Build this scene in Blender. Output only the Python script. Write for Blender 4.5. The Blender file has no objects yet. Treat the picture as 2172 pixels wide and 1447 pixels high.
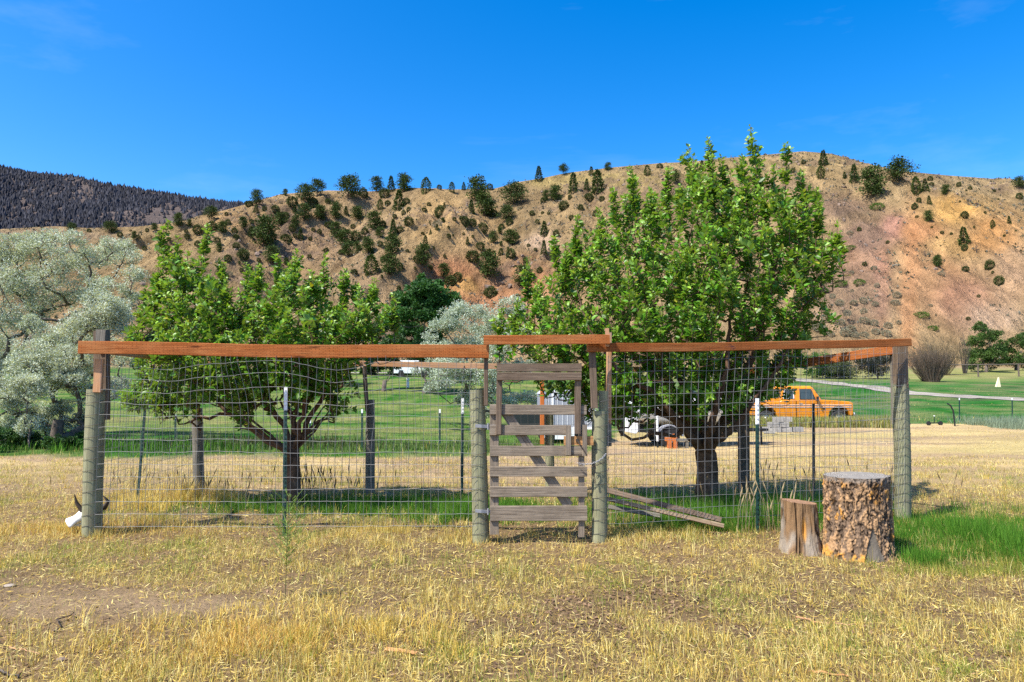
import bpy, math, random
import numpy as np
from mathutils import Vector, Matrix
random.seed(7)
RNG = np.random.default_rng(11)
SC = bpy.context.scene
COL = SC.collection
PI = math.pi

# ---------------------------------------------------------------- camera, world, sun, exposure
EYE, PITCH, FOC = 1.6, math.radians(4.32), 1448.0
cam = bpy.data.cameras.new('camera')
cam.lens = 24.0; cam.sensor_width = 36.0; cam.clip_start = 0.05; cam.clip_end = 6000
cam_o = bpy.data.objects.new('camera', cam); COL.objects.link(cam_o)
cam_o.location = (0, 0, EYE); cam_o.rotation_euler = (PI / 2 + PITCH, 0, 0)
SC.camera = cam_o

SUN_EL, SUN_AZ = math.radians(56), math.radians(55)       # az: to the left of straight behind the camera
sdir = Vector((-math.sin(SUN_AZ) * math.cos(SUN_EL), -math.cos(SUN_AZ) * math.cos(SUN_EL), math.sin(SUN_EL)))
world = bpy.data.worlds.new('World'); SC.world = world; world.use_nodes = True
wn = world.node_tree; wn.nodes.clear()
sky = wn.nodes.new('ShaderNodeTexSky'); sky.sky_type = 'NISHITA'; sky.sun_disc = False
sky.sun_elevation = SUN_EL; sky.sun_rotation = math.atan2(sdir.x, sdir.y)
sky.altitude = 700; sky.air_density = 1.0; sky.dust_density = 1.9; sky.ozone_density = 2.2
hs = wn.nodes.new('ShaderNodeHueSaturation'); hs.inputs['Saturation'].default_value = 1.5
hs.inputs['Hue'].default_value = 0.505
gm = wn.nodes.new('ShaderNodeGamma'); gm.inputs['Gamma'].default_value = 1.0
bg = wn.nodes.new('ShaderNodeBackground'); bg.inputs['Strength'].default_value = 0.15
wo = wn.nodes.new('ShaderNodeOutputWorld')
wn.links.new(sky.outputs[0], hs.inputs['Color'])
tc = wn.nodes.new('ShaderNodeTexCoord'); mp = wn.nodes.new('ShaderNodeMapping'); mp.inputs['Rotation'].default_value = (.2, .5, .3); mp.inputs['Scale'].default_value = (1.2, 5.0, 9.0)
nz_ = wn.nodes.new('ShaderNodeTexNoise'); nz_.inputs['Scale'].default_value = 1.1; nz_.inputs['Detail'].default_value = 6.0; nz_.inputs['Roughness'].default_value = .6
rp_ = wn.nodes.new('ShaderNodeMapRange'); rp_.inputs[1].default_value = .56; rp_.inputs[2].default_value = .8; rp_.inputs[3].default_value = 0.0; rp_.inputs[4].default_value = .09
mx_ = wn.nodes.new('ShaderNodeMix'); mx_.data_type = 'RGBA'; mx_.inputs[7].default_value = (4.5, 5.2, 6.0, 1)   # thin cirrus wisps
wn.links.new(tc.outputs['Generated'], mp.inputs['Vector']); wn.links.new(mp.outputs[0], nz_.inputs['Vector']); wn.links.new(nz_.outputs[0], rp_.inputs[0])
wn.links.new(rp_.outputs[0], mx_.inputs[0]); wn.links.new(hs.outputs[0], mx_.inputs[6]); wn.links.new(mx_.outputs[2], gm.inputs['Color'])
wn.links.new(gm.outputs[0], bg.inputs['Color']); wn.links.new(bg.outputs[0], wo.inputs['Surface'])
sl = bpy.data.lights.new('sun', 'SUN'); sl.energy = 4.8; sl.angle = math.radians(0.53); sl.color = (1.0, 0.95, 0.87)
so = bpy.data.objects.new('sun', sl); COL.objects.link(so); so.location = (-30, -30, 60)
so.rotation_euler = (-sdir).to_track_quat('-Z', 'Y').to_euler()
SC.view_settings.view_transform = 'Standard'; SC.view_settings.look = 'None'
SC.view_settings.exposure = 0.92; SC.view_settings.gamma = 1.0; SC.view_settings.use_curve_mapping = False
SC.render.engine = 'CYCLES'; SC.cycles.use_denoising = False
SC.cycles.max_bounces = 6; SC.cycles.diffuse_bounces = 3; SC.cycles.transparent_max_bounces = 8

# ---------------------------------------------------------------- helpers
cp, sp = math.cos(PITCH), math.sin(PITCH)
def P(px, py, Y):
    """the world point at depth Y seen at photograph pixel (px, py): used to measure the place"""
    cx = (px - 1086) / FOC; cy = (723.5 - py) / FOC
    dy = cp - cy * sp; dz = sp + cy * cp
    t = Y / dy
    return np.array((cx * t, Y, EYE + dz * t))
def G(px, py, z=0.0):
    cx = (px - 1086) / FOC; cy = (723.5 - py) / FOC
    dy = cp - cy * sp; dz = sp + cy * cp
    t = (z - EYE) / dz
    return np.array((cx * t, dy * t, z))
def proj(p):
    p = np.asarray(p, float); d = p - np.array((0, 0, EYE))
    f = d[..., 1] * cp + d[..., 2] * sp; u = -d[..., 1] * sp + d[..., 2] * cp
    return 1086 + FOC * d[..., 0] / f, 723.5 - FOC * u / f

def _h(ix, iy, seed):
    n = (ix.astype(np.int64) * 374761393 + iy.astype(np.int64) * 668265263 + seed * 1442695041) & 0xffffffff
    n = ((n ^ (n >> 13)) * 1274126177) & 0xffffffff
    n = ((n ^ (n >> 15)) * 2246822519) & 0xffffffff
    return ((n ^ (n >> 16)) & 0xffffff) / float(0xffffff)
def vnoise(x, y, seed=0):
    x = np.asarray(x, float); y = np.asarray(y, float)
    ix = np.floor(x); iy = np.floor(y); fx = x - ix; fy = y - iy
    fx = fx * fx * (3 - 2 * fx); fy = fy * fy * (3 - 2 * fy)
    a = _h(ix, iy, seed); b = _h(ix + 1, iy, seed); c = _h(ix, iy + 1, seed); d = _h(ix + 1, iy + 1, seed)
    return (a * (1 - fx) + b * fx) * (1 - fy) + (c * (1 - fx) + d * fx) * fy
def fbm(x, y, octv=4, seed=0, gain=0.5):
    s = 0; a = 1; t = 0
    for o in range(octv):
        s = s + a * vnoise(x * 2 ** o + 17.3 * o, y * 2 ** o - 9.1 * o, seed + o); t += a; a *= gain
    return s / t
def sstep(a, b, x):
    t = np.clip((x - a) / (b - a), 0, 1); return t * t * (3 - 2 * t)
def nrm(v):
    v = np.asarray(v, float); return v / (np.linalg.norm(v, axis=-1, keepdims=True) + 1e-12)
def blob(x, y, cx, cy, rx, ry): return np.exp(-((x - cx) / rx) ** 2 - ((y - cy) / ry) ** 2)

class MB:
    def __init__(s): s.v = []; s.f = []; s.m = []; s.c = []; s.u = []; s.n = 0
    def add(s, v, faces, mat=0, col=None, uv=None):
        v = np.asarray(v, float).reshape(-1, 3)
        s.v.append(v)
        s.c.append(np.broadcast_to(np.array((.5, .5, .5) if col is None else col, float), v.shape))
        s.u.append(np.zeros_like(v) if uv is None else np.asarray(uv, float))
        if isinstance(faces, np.ndarray):
            s.f.append((faces + s.n, mat))
        else:
            by = {}
            for f in faces: by.setdefault(len(f), []).append(f)
            for k, q in by.items(): s.f.append((np.array(q, int) + s.n, mat))
        s.n += len(v); return s
    def box(s, c, size, mat=0, rot=0.0, col=None, tilt=None):
        x, y, z = [a / 2 for a in size]
        v = np.array([(-x, -y, -z), (x, -y, -z), (x, y, -z), (-x, y, -z), (-x, -y, z), (x, -y, z), (x, y, z), (-x, y, z)])
        if tilt is not None: v = v @ np.array(tilt).T
        if rot:
            ca, sa = math.cos(rot), math.sin(rot)
            v = np.stack([v[:, 0] * ca - v[:, 1] * sa, v[:, 0] * sa + v[:, 1] * ca, v[:, 2]], 1)
        return s.add(v + np.array(c), [(0, 3, 2, 1), (4, 5, 6, 7), (0, 1, 5, 4), (1, 2, 6, 5), (2, 3, 7, 6), (3, 0, 4, 7)], mat, col)
    def tube(s, pts, rad, seg=6, mat=0, col=None, cap=False, rough=0, squash=None):
        pts = np.asarray(pts, float); n = len(pts)
        rad = np.broadcast_to(np.asarray(rad, float), (n,))
        t = np.gradient(pts, axis=0); t = nrm(t)
        a = np.array((1., 0, 0)) if abs(t[0][0]) < .8 else np.array((0, 1., 0))
        N = np.zeros_like(pts)
        u = nrm(np.cross(t[0], a))
        for i in range(n):
            u = u - t[i] * np.dot(u, t[i]); u = u / (np.linalg.norm(u) + 1e-12); N[i] = u
        B = np.cross(t, N)
        ang = np.linspace(0, 2 * PI, seg + 1)
        ca, sa = np.cos(ang), np.sin(ang)
        L = np.concatenate([[0], np.cumsum(np.linalg.norm(np.diff(pts, axis=0), axis=1))])
        R = np.repeat(rad[:, None], seg + 1, 1)
        if rough:
            q = fbm(ca[None] * 1.6 + 5 + L[:, None] * .7 + pts[0, 0], sa[None] * 1.6 + 3 + L[:, None] * .3, 3, 5)
            fl = fbm(ang[None, :] % (2 * PI - 1e-6) * 5, L[:, None] * .9 + 3, 2, 9)
            fl[:, -1] = fl[:, 0]
            R = R * (1 + rough * (q - .5) * 2 - rough * .9 * np.clip(.35 - fl, 0, 1) * 3)
        v = pts[:, None] + R[..., None] * (N[:, None] * ca[None, :, None] + B[:, None] * sa[None, :, None])
        uv = np.stack([np.repeat(L[:, None], seg + 1, 1), np.broadcast_to(ang[None] * rad.mean(), (n, seg + 1)), np.zeros((n, seg + 1))], -1).reshape(-1, 3)
        i = np.arange(n - 1)[:, None] * (seg + 1); j = np.arange(seg)[None]
        q = np.stack([i + j, i + j + 1, i + j + seg + 2, i + j + seg + 1], -1).reshape(-1, 4)
        s.add(v.reshape(-1, 3), q, mat, col, uv)
        if cap:
            for e, ring in ((0, v[0, :-1][::-1]), (1, v[-1, :-1])):
                cuv = np.zeros((seg, 3)); cuv[:, 0] = ring[:, 0] * .2; cuv[:, 1] = ring[:, 2] + ring[:, 1]
                s.add(ring, [tuple(range(seg))], mat, col, cuv)
        return s
    def board(s, pts, w, t, wdir=(0, 0, 1), mat=0, bev=.004, col=None, jag=0.0):
        """a plank: rectangular section w (along wdir) by t, swept along pts"""
        pts = np.asarray(pts, float)
        if len(pts) == 2:
            k = max(2, int(np.linalg.norm(pts[1] - pts[0]) / .12) + 1)
            pts = pts[0] + (pts[1] - pts[0]) * np.linspace(0, 1, k)[:, None]
        n = len(pts); T = nrm(np.gradient(pts, axis=0)); W = np.array(wdir, float)
        W = nrm(W - T * (T @ W)[:, None]); D = np.cross(T, W)
        a, b = w / 2, t / 2; e = bev
        sec = [(-a, -b + e), (-a + e, -b), (a - e, -b), (a, -b + e), (a, b - e), (a - e, b), (-a + e, b), (-a, b - e), (-a, -b + e)]
        sec = np.array(sec); per = np.concatenate([[0], np.cumsum(np.linalg.norm(np.diff(sec, axis=0), axis=1))])
        ww = sec[:, 0][None] * np.ones((n, 1))
        if jag:
            r = random.random() * 50
            L0 = np.arange(n) * .12
            ww = ww * (1 + jag * (fbm(L0 * 5 + r, L0 * 0 + r, 2) - .5)[:, None])
        v = pts[:, None] + W[:, None] * ww[..., None] + D[:, None] * sec[:, 1][None, :, None]
        L = np.concatenate([[0], np.cumsum(np.linalg.norm(np.diff(pts, axis=0), axis=1))]) + pts[0].sum() * 3
        uv = np.stack([np.repeat(L[:, None], 9, 1), np.broadcast_to(per[None] + pts[0, 2] * 2, (n, 9)), np.zeros((n, 9))], -1).reshape(-1, 3)
        i = np.arange(n - 1)[:, None] * 9; j = np.arange(8)[None]
        q = np.stack([i + j, i + j + 1, i + j + 10, i + j + 9], -1).reshape(-1, 4)
        s.add(v.reshape(-1, 3), q[:, ::-1].copy(), mat, col, uv)
        for ring in (v[0, :-1], v[-1, :-1][::-1]):
            cuv = np.zeros((8, 3)); cuv[:, 0] = .1 * sec[:8, 0]; cuv[:, 1] = sec[:8, 1] + sec[:8, 0]
            s.add(ring, [tuple(range(8))], mat, col, cuv)
        return s
    def build(s, name, mats, parent=None, smooth=False, kind=None, hascol=True, origin=None):
        me = bpy.data.meshes.new(name)
        V = np.concatenate(s.v)
        if origin is not None: V = V - np.array(origin)
        me.vertices.add(len(V)); me.vertices.foreach_set('co', V.ravel().astype(np.float32))
        loops = np.concatenate([f.ravel() for f, m in s.f])
        sizes = np.concatenate([np.full(len(f), f.shape[1]) for f, m in s.f])
        mi = np.concatenate([np.full(len(f), m) for f, m in s.f])
        me.loops.add(len(loops)); me.loops.foreach_set('vertex_index', loops.astype(np.int32))
        me.polygons.add(len(sizes))
        me.polygons.foreach_set('loop_start', np.concatenate([[0], np.cumsum(sizes)[:-1]]).astype(np.int32))
        me.polygons.foreach_set('loop_total', sizes.astype(np.int32))
        me.polygons.foreach_set('material_index', mi.astype(np.int32))
        me.polygons.foreach_set('use_smooth', np.full(len(sizes), bool(smooth)))
        C = np.concatenate(s.c); A = np.concatenate([C, np.ones((len(C), 1))], 1)
        at = me.attributes.new('Col', 'FLOAT_COLOR', 'POINT'); at.data.foreach_set('color', A.ravel().astype(np.float32))
        au = me.attributes.new('uvv', 'FLOAT_VECTOR', 'POINT'); au.data.foreach_set('vector', np.concatenate(s.u).ravel().astype(np.float32))
        for m in (mats if isinstance(mats, (list, tuple)) else [mats]): me.materials.append(m)
        me.update(calc_edges=True); me.validate()
        o = bpy.data.objects.new(name, me); COL.objects.link(o)
        if parent is not None: o.parent = parent
        if kind: o['kind'] = kind
        if origin is not None: o.location = origin
        return o

def empty(name, loc=(0, 0, 0), rz=0.0):
    o = bpy.data.objects.new(name, None); COL.objects.link(o); o.location = loc; o.rotation_euler = (0, 0, rz)
    o.empty_display_size = .2; return o
def tag(o, label, cat, group=None):
    o['label'] = label; o['category'] = cat
    if group: o['group'] = group
    return o
def at_root(o, root):
    """put a world-coordinate mesh object under a located root"""
    o.parent = root; o.matrix_parent_inverse = Matrix.Translation(root.location).inverted() if not root.rotation_euler.z else root.matrix_basis.inverted()
    return o
def prism(name, prof, y0, y1, m, parent=None, bevel=0.0, seg=2, axis='y'):
    """a side profile (x, z) extruded across y, with rounded edges"""
    n = len(prof); b = MB()
    v = [(x, y0, z) for x, z in prof] + [(x, y1, z) for x, z in prof]
    f = [tuple(range(n)), tuple(range(2 * n - 1, n - 1, -1))] + [(i, i + n, (i + 1) % n + n, (i + 1) % n) for i in range(n)]
    b.add(v, f); o = b.build(name, m, parent)
    if bevel:
        md = o.modifiers.new('bevel', 'BEVEL'); md.width = bevel; md.segments = seg; md.limit_method = 'ANGLE'; md.angle_limit = math.radians(25)
    return o

# ---------------------------------------------------------------- materials
class Mat:
    def __init__(s, name):
        s.m = bpy.data.materials.new(name); s.m.use_nodes = True; s.t = s.m.node_tree; s.t.nodes.clear()
        s.out = s.t.nodes.new('ShaderNodeOutputMaterial')
    def set(s, sock, v):
        if isinstance(v, bpy.types.NodeSocket): s.t.links.new(v, sock)
        elif v is not None:
            if hasattr(sock.default_value, '__len__') and not isinstance(v, str):
                v = tuple(v); v = v + (1.0,) if len(v) == 3 and len(sock.default_value) == 4 else v
            sock.default_value = v
    def n(s, typ, ins=None, out=0, **props):
        nd = s.t.nodes.new('ShaderNode' + typ)
        for k, v in props.items(): setattr(nd, k, v)
        for k, v in (ins or {}).items(): s.set(nd.inputs[k], v)
        return nd.outputs[out]
    def coord(s, kind='Object', scale=(1, 1, 1)):
        c = s.n('TexCoord', out={'Object': 3, 'Generated': 0}[kind])
        return s.n('Mapping', {'Vector': c, 'Scale': scale})
    def uvv(s, scale=(1, 1, 1)):
        a = s.n('Attribute', out=1, attribute_name='uvv'); return s.n('Mapping', {'Vector': a, 'Scale': scale})
    def col(s): return s.n('Attribute', out=0, attribute_name='Col')
    def noise(s, vec, scale, detail=4, rough=.55, out=0):
        return s.n('TexNoise', {'Vector': vec, 'Scale': scale, 'Detail': detail, 'Roughness': rough}, out=out)
    def ramp(s, fac, stops):
        nd = s.t.nodes.new('ShaderNodeValToRGB'); s.set(nd.inputs[0], fac)
        e = nd.color_ramp.elements
        while len(e) < len(stops): e.new(.5)
        for el, (p, c) in zip(e, stops):
            el.position = p; el.color = (c, c, c, 1) if isinstance(c, (int, float)) else (*c, 1)
        return nd.outputs[0]
    def mix(s, f, a, b, mode='MIX'):
        nd = s.t.nodes.new('ShaderNodeMix'); nd.data_type = 'RGBA'; nd.blend_type = mode
        s.set(nd.inputs[0], f); s.set(nd.inputs[6], a); s.set(nd.inputs[7], b); return nd.outputs[2]
    def math(s, op, a, b=0.0):
        nd = s.t.nodes.new('ShaderNodeMath'); nd.operation = op; s.set(nd.inputs[0], a); s.set(nd.inputs[1], b); return nd.outputs[0]
    def bump(s, h, strength=.4, dist=.01):
        return s.n('Bump', {'Height': h, 'Strength': strength, 'Distance': dist})
    def done(s, color, rough=.8, spec=.3, normal=None, metal=0.0, transl=0.0, **kw):
        b = s.t.nodes.new('ShaderNodeBsdfPrincipled')
        s.set(b.inputs['Base Color'], color); s.set(b.inputs['Roughness'], rough); s.set(b.inputs['Metallic'], metal)
        s.set(b.inputs['Specular IOR Level'], spec)
        for k, v in kw.items(): s.set(b.inputs[k.replace('_', ' ')], v)
        if normal is not None: s.t.links.new(normal, b.inputs['Normal'])
        o = b.outputs[0]
        if transl:
            tr = s.t.nodes.new('ShaderNodeBsdfTranslucent')
            tc = s.mix(1.0, color, (1.5, 1.35, .45), 'MULTIPLY'); s.set(tr.inputs['Color'], tc)
            mx = s.t.nodes.new('ShaderNodeMixShader'); s.set(mx.inputs[0], transl)
            s.t.links.new(o, mx.inputs[1]); s.t.links.new(tr.outputs[0], mx.inputs[2]); o = mx.outputs[0]
        s.t.links.new(o, s.out.inputs['Surface']); return s.m

def wood(name, dark, mid, light, incised=False, bumpy=.5, spots=None):
    g = Mat(name)
    v = g.uvv((1.6, 45, 1)); v2 = g.uvv((.7, 9, 1)); v3 = g.uvv((1, 1, 1))
    n1 = g.noise(v, 1.6, 5, .65); n2 = g.noise(v2, 1.4, 3, .5)
    crack = g.ramp(g.noise(g.uvv((1.1, 60, 1)), 1.3, 3, .6), [(.33, 0.0), (.42, 1.0)])
    c = g.mix(g.ramp(n1, [(.3, 0.0), (.7, 1.0)]), dark, light)
    c = g.mix(g.ramp(n2, [(.35, 0.0), (.65, .75)]), c, mid)
    c = g.mix(g.math('MULTIPLY', g.math('SUBTRACT', 1.0, crack), .55), c, tuple(x * .35 for x in dark))
    wear = g.ramp(g.noise(v3, 4.5, 4, .7), [(.44, 0.0), (.7, .65)])
    c = g.mix(wear, c, spots if spots else tuple(x * .6 for x in mid))
    h = g.math('ADD', n1, g.math('MULTIPLY', crack, .8))
    if incised:
        br = g.t.nodes.new('ShaderNodeTexBrick'); g.set(br.inputs['Vector'], g.uvv((1, 1, 1)))
        g.set(br.inputs['Scale'], 1.0); g.set(br.inputs['Brick Width'], .045); g.set(br.inputs['Row Height'], .016)
        g.set(br.inputs['Mortar Size'], .004); g.set(br.inputs['Mortar Smooth'], .3); br.offset = .5
        g.set(br.inputs['Color1'], (1, 1, 1)); g.set(br.inputs['Color2'], (1, 1, 1)); g.set(br.inputs['Mortar'], (0, 0, 0))
        wv = g.n('TexWave', {'Vector': g.uvv((1, 0, 0)), 'Scale': 22.0, 'Distortion': 0.0}, out=1)
        m = g.math('MULTIPLY', g.math('SUBTRACT', 1.0, br.outputs[0]), g.ramp(wv, [(.45, 0.0), (.55, 1.0)]))
        c = g.mix(g.math('MULTIPLY', m, .75), c, tuple(x * .25 for x in dark)); h = g.math('SUBTRACT', h, m)
        kn = g.n('TexVoronoi', {'Vector': g.uvv((.55, 3.2, 1)), 'Scale': 2.2}, out=0)
        c = g.mix(g.ramp(kn, [(.05, .9), (.11, 0.0)]), c, tuple(x * .3 for x in dark))
        fd = g.noise(g.uvv((.9, 6, 1)), 1.3, 5, .7); c = g.mix(g.ramp(fd, [(.48, 0.0), (.68, .55)]), c, (.42, .20, .075))
        st = g.noise(g.uvv((1.0, 3, 1)), 1.7, 5, .7)
        c = g.mix(g.ramp(st, [(.66, 0.0), (.70, .85)]), c, (.07, .03, .035))
    return g.done(c, .85, .15, g.bump(h, bumpy, .006))

M = {}
M['cedar'] = wood('stained_cedar', (.25, .062, .014), (.38, .112, .024), (.52, .19, .06), True, .5)
M['cedar_pale'] = wood('faded_cedar', (.34, .16, .07), (.5, .26, .12), (.62, .36, .2), False, .4, (.3, .24, .18))
M['grey_wood'] = wood('weathered_grey_wood', (.085, .064, .046), (.235, .185, .135), (.40, .325, .24), False, .8)
M['brown_wood'] = wood('weathered_brown_wood', (.065, .044, .03), (.16, .112, .076), (.27, .20, .14), False, .7)
M['pole'] = wood('green_treated_pole', (.10, .10, .052), (.25, .25, .145), (.40, .385, .23), False, .6, (.2, .17, .11))
M['pole_grey'] = wood('weathered_pole', (.08, .07, .055), (.19, .17, .135), (.31, .28, .22), False, .7)
M['raw'] = wood('split_raw_wood', (.32, .13, .04), (.5, .26, .1), (.62, .38, .18), False, .6)
M['plank'] = wood('fallen_plank_wood', (.12, .08, .05), (.27, .19, .12), (.42, .32, .2), False, .6)
M['red_block'] = wood('orange_cut_wood', (.4, .1, .02), (.55, .16, .04), (.62, .22, .07), False, .4)

def simple(name, c, rough=.6, metal=0.0, spec=.4, var=.15, sc=6, bump=.15):
    g = Mat(name); v = g.coord(); n = g.noise(v, sc, 5, .6)
    cc = g.mix(g.ramp(n, [(.3, 0.0), (.75, 1.0)]), tuple(x * (1 - var) for x in c), tuple(min(1, x * (1 + var)) for x in c))
    return g.done(cc, rough, spec, g.bump(n, bump, .005), metal)
M['wire'] = simple('galvanised_wire', (.20, .20, .195), .65, .25)
M['wire_dark'] = simple('aged_wire', (.10, .095, .09), .8, .2)
M['stake'] = simple('green_painted_steel', (.012, .045, .035), .45, .0, .5, .5, 30)
M['stake_dark'] = simple('dark_painted_steel', (.015, .02, .018), .5)
M['white'] = simple('white_paint', (.78, .78, .76), .5, 0, .4, .08)
M['off_white'] = simple('cream_paint', (.75, .66, .42), .6, 0, .4, .08)
M['hinge'] = simple('galvanised_steel', (.30, .30, .31), .6, .4)
M['rust'] = simple('dark_iron', (.07, .055, .045), .6, .5, .4, .4, 60)
M['rubber'] = simple('tyre_rubber', (.02, .02, .02), .85)
M['chrome'] = simple('chrome', (.55, .55, .56), .25, .9)
M['rim'] = simple('wheel_rim', (.42, .40, .36), .45, .5)
M['black'] = simple('dark_underside', (.012, .012, .012), .8)
M['greybox'] = simple('grey_painted_panel', (.30, .31, .34), .5, 0, .4, .08)
M['navy'] = simple('navy_stripe', (.02, .03, .10), .4)
M['red'] = simple('red_lens', (.4, .01, .01), .3)
M['amber'] = simple('amber_lens', (.6, .2, .02), .3)
M['seat'] = simple('dark_seat', (.03, .03, .03), .8)
M['concrete'] = simple('concrete_block', (.33, .31, .28), .95, 0, .2, .3, 14, .5)
M['rock'] = simple('brown_rock', (.20, .145, .11), .95, 0, .2, .35, 3, .6)
M['stone'] = simple('pale_stone', (.30, .25, .20), .9, 0, .2, .2, 9, .4)
M['bone'] = simple('bleached_bone', (.72, .70, .66), .7, 0, .3, .15, 25)
M['horn'] = simple('dark_horn', (.07, .05, .035), .5, 0, .4, .5, 14)
M['bark_grey'] = simple('grey_bark', (.13, .105, .085), .95, 0, .1, .4, 12, .8)
def glass(name, tint, rough=.05):
    g = Mat(name); return g.done(tint, rough, .6)
M['glass'] = glass('tinted_window_glass', (.05, .065, .06))
g = Mat('orange_truck_paint'); n = g.noise(g.coord(), 3, 5, .6)
c = g.mix(g.ramp(n, [(.35, 0.0), (.7, 1.0)]), (.66, .215, .004), (.76, .28, .008))
M['truck'] = g.done(c, .38, .4, None, 0, 0, Coat_Weight=.2, Coat_Roughness=.2)

g = Mat('apple_bark')
v = g.uvv((6, 22, 1)); n = g.noise(v, 1.5, 5, .7); n2 = g.noise(g.uvv((1.2, 4, 1)), 2.0, 3)
c = g.mix(g.ramp(n, [(.3, 0.0), (.7, 1.0)]), (.045, .026, .016), (.17, .10, .06))
c = g.mix(g.ramp(n2, [(.5, 0.0), (.7, .6)]), c, (.2, .15, .11))
M['apple_bark'] = g.done(c, .9, .15, g.bump(n, .9, .01))

def leafmat(name, transl, rough=.42, spec=.4, var=.35):
    g = Mat(name); c = g.col()
    r = g.n('ObjectInfo', out=5); n = g.noise(g.coord(), 9.0, 2, .5)
    k = g.math('ADD', g.math('MULTIPLY', n, var * 2), 1 - var)
    c2 = g.mix(1.0, c, g.n('CombineColor', {0: k, 1: k, 2: k}), 'MULTIPLY')
    geo = g.t.nodes.new('ShaderNodeNewGeometry')
    if name == 'apple_leaf':
        c2 = g.mix(g.math('MULTIPLY', geo.outputs['Backfacing'], .6), c2, (.22, .34, .08))
    return g.done(c2, rough, spec, None, 0, transl)
M['leaf'] = leafmat('apple_leaf', .28, .42, .35)
M['silver'] = leafmat('silver_leaf', .2, .55, .3)
M['green'] = leafmat('green_foliage', .2, .6, .25)
M['needle'] = leafmat('conifer_foliage', .08, .8, .15)
g = Mat('grass_blade'); M['grass'] = g.done(g.col(), .7, .2, None, 0, .25)

# ---------------------------------------------------------------- terrain functions
def H(x, y):
    x = np.asarray(x, float); y = np.asarray(y, float)
    k = 4.0
    z = 0.076 * k * np.log1p(np.exp(np.clip((y - 34) / k, -40, 40)))
    n = (fbm(x * .55, y * .55, 3, 3) - .5) * .10 + (fbm(x * 2.6, y * 2.6, 3, 4) - .5) * .06
    n = n + (fbm(x * 9, y * 9, 2, 6) - .5) * .014 * (y < 16)
    n = n + blob(x, y, -3.2, 5.0, 1.6, .5) * .05
    far = sstep(14, 60, y) * (fbm(x * .06, y * .06, 3, 8) - .5) * .9
    return z + n + far
def H1(x, y): return float(H(np.array([x]), np.array([y]))[0])

CREST = [(-700, 500), (-200, 492), (0, 487), (130, 480), (200, 484), (300, 481), (400, 470), (470, 450), (540, 430), (600, 412), (700, 404),
         (790, 406), (870, 398), (960, 402), (1050, 400), (1100, 386), (1150, 378), (1200, 367), (1300, 355), (1400, 346), (1450, 344), (1560, 334),
         (1700, 321), (1760, 326), (1830, 346), (1900, 362), (2000, 372), (2080, 378), (2172, 385), (2400, 400), (2900, 440)]
cpx = np.array([c[0] for c in CREST], float); cpy = np.array([c[1] for c in CREST], float)
def tan_el(py):
    cy = (723.5 - py) / FOC; return (sp + cy * cp) / (cp - cy * sp)
YB, YR = 108.0, 212.0
def hillz(x, y, detail=True):
    x = np.asarray(x, float); y = np.asarray(y, float)
    f = 1.03
    pxr = 1086 + FOC * x / (YR * f)
    zr = EYE + tan_el(np.interp(pxr, cpx, cpy)) * YR
    s = (y - YB) / (YR - YB); sc_ = np.clip(s, 0, 1)
    base = H(x, np.minimum(y, YB)) - .4
    p = 1 - (1 - sc_) ** 1.25
    z = base + (zr - base) * p
    env = np.sin(np.clip(sc_, 0, 1) * PI) ** .6
    u = x + (fbm(x * .02, y * .02, 2, 31) - .5) * 40 + (y - YB) * .22 * np.sign(x - 60)
    rid = 1 - np.abs(2 * fbm(u * .045, y * .006, 3, 21) - 1)
    rid2 = 1 - np.abs(2 * fbm(u * .14, y * .02, 3, 23) - 1)
    z = z - env * ((1 - rid) * 14 + (1 - rid2) * 4.6)
    rid3 = 1 - np.abs(2 * fbm((u + (fbm(x * .08, y * .08, 2, 29) - .5) * 9) * .34, y * .06, 3, 33) - 1)
    z = z - env * (1 - rid3) * 1.9
    if detail:
        rock = sstep(.54, .66, fbm(x * .05, y * .05, 3, 41)) * env
        z = z + (fbm(x * .3, y * .3, 4, 25) - .5) * 2.3 * env + rock * (np.abs(fbm(x * .45, y * .8, 4, 43) - .5) * -4 + .8)
        z = z + (fbm(x * .9, y * .9, 2, 27) - .5) * .6 * env
    z = np.where(s > 1, zr - (y - YR) * .28, z)
    return z
def hill_hit(px, py):
    Y = np.arange(110, 226, .4); cx = (px - 1086) / FOC; cy = (723.5 - py) / FOC
    t = Y / (cp - cy * sp); X = cx * t; Z = EYE + (sp + cy * cp) * t
    hz = hillz(X, Y); k = np.nonzero(Z < hz)[0]
    i = k[0] if len(k) else int(np.argmin(np.abs(Z - hz) + (Y < 190) * 100))
    return np.array((X[i], Y[i], hz[i]))

def grid_obj(name, xs, ys, zf, cf, m, smooth=True):
    X, Yg = np.meshgrid(xs, ys); Z = zf(X, Yg); V = np.stack([X, Yg, Z], -1).reshape(-1, 3)
    nx = len(xs); i = (np.arange(len(ys) - 1)[:, None] * nx + np.arange(nx - 1)[None]).ravel()
    q = np.stack([i, i + 1, i + nx + 1, i + nx], -1)
    b = MB(); b.add(V, q, 0, cf(V)); o = b.build(name, m, None, smooth); o['kind'] = 'structure'; return o

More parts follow.
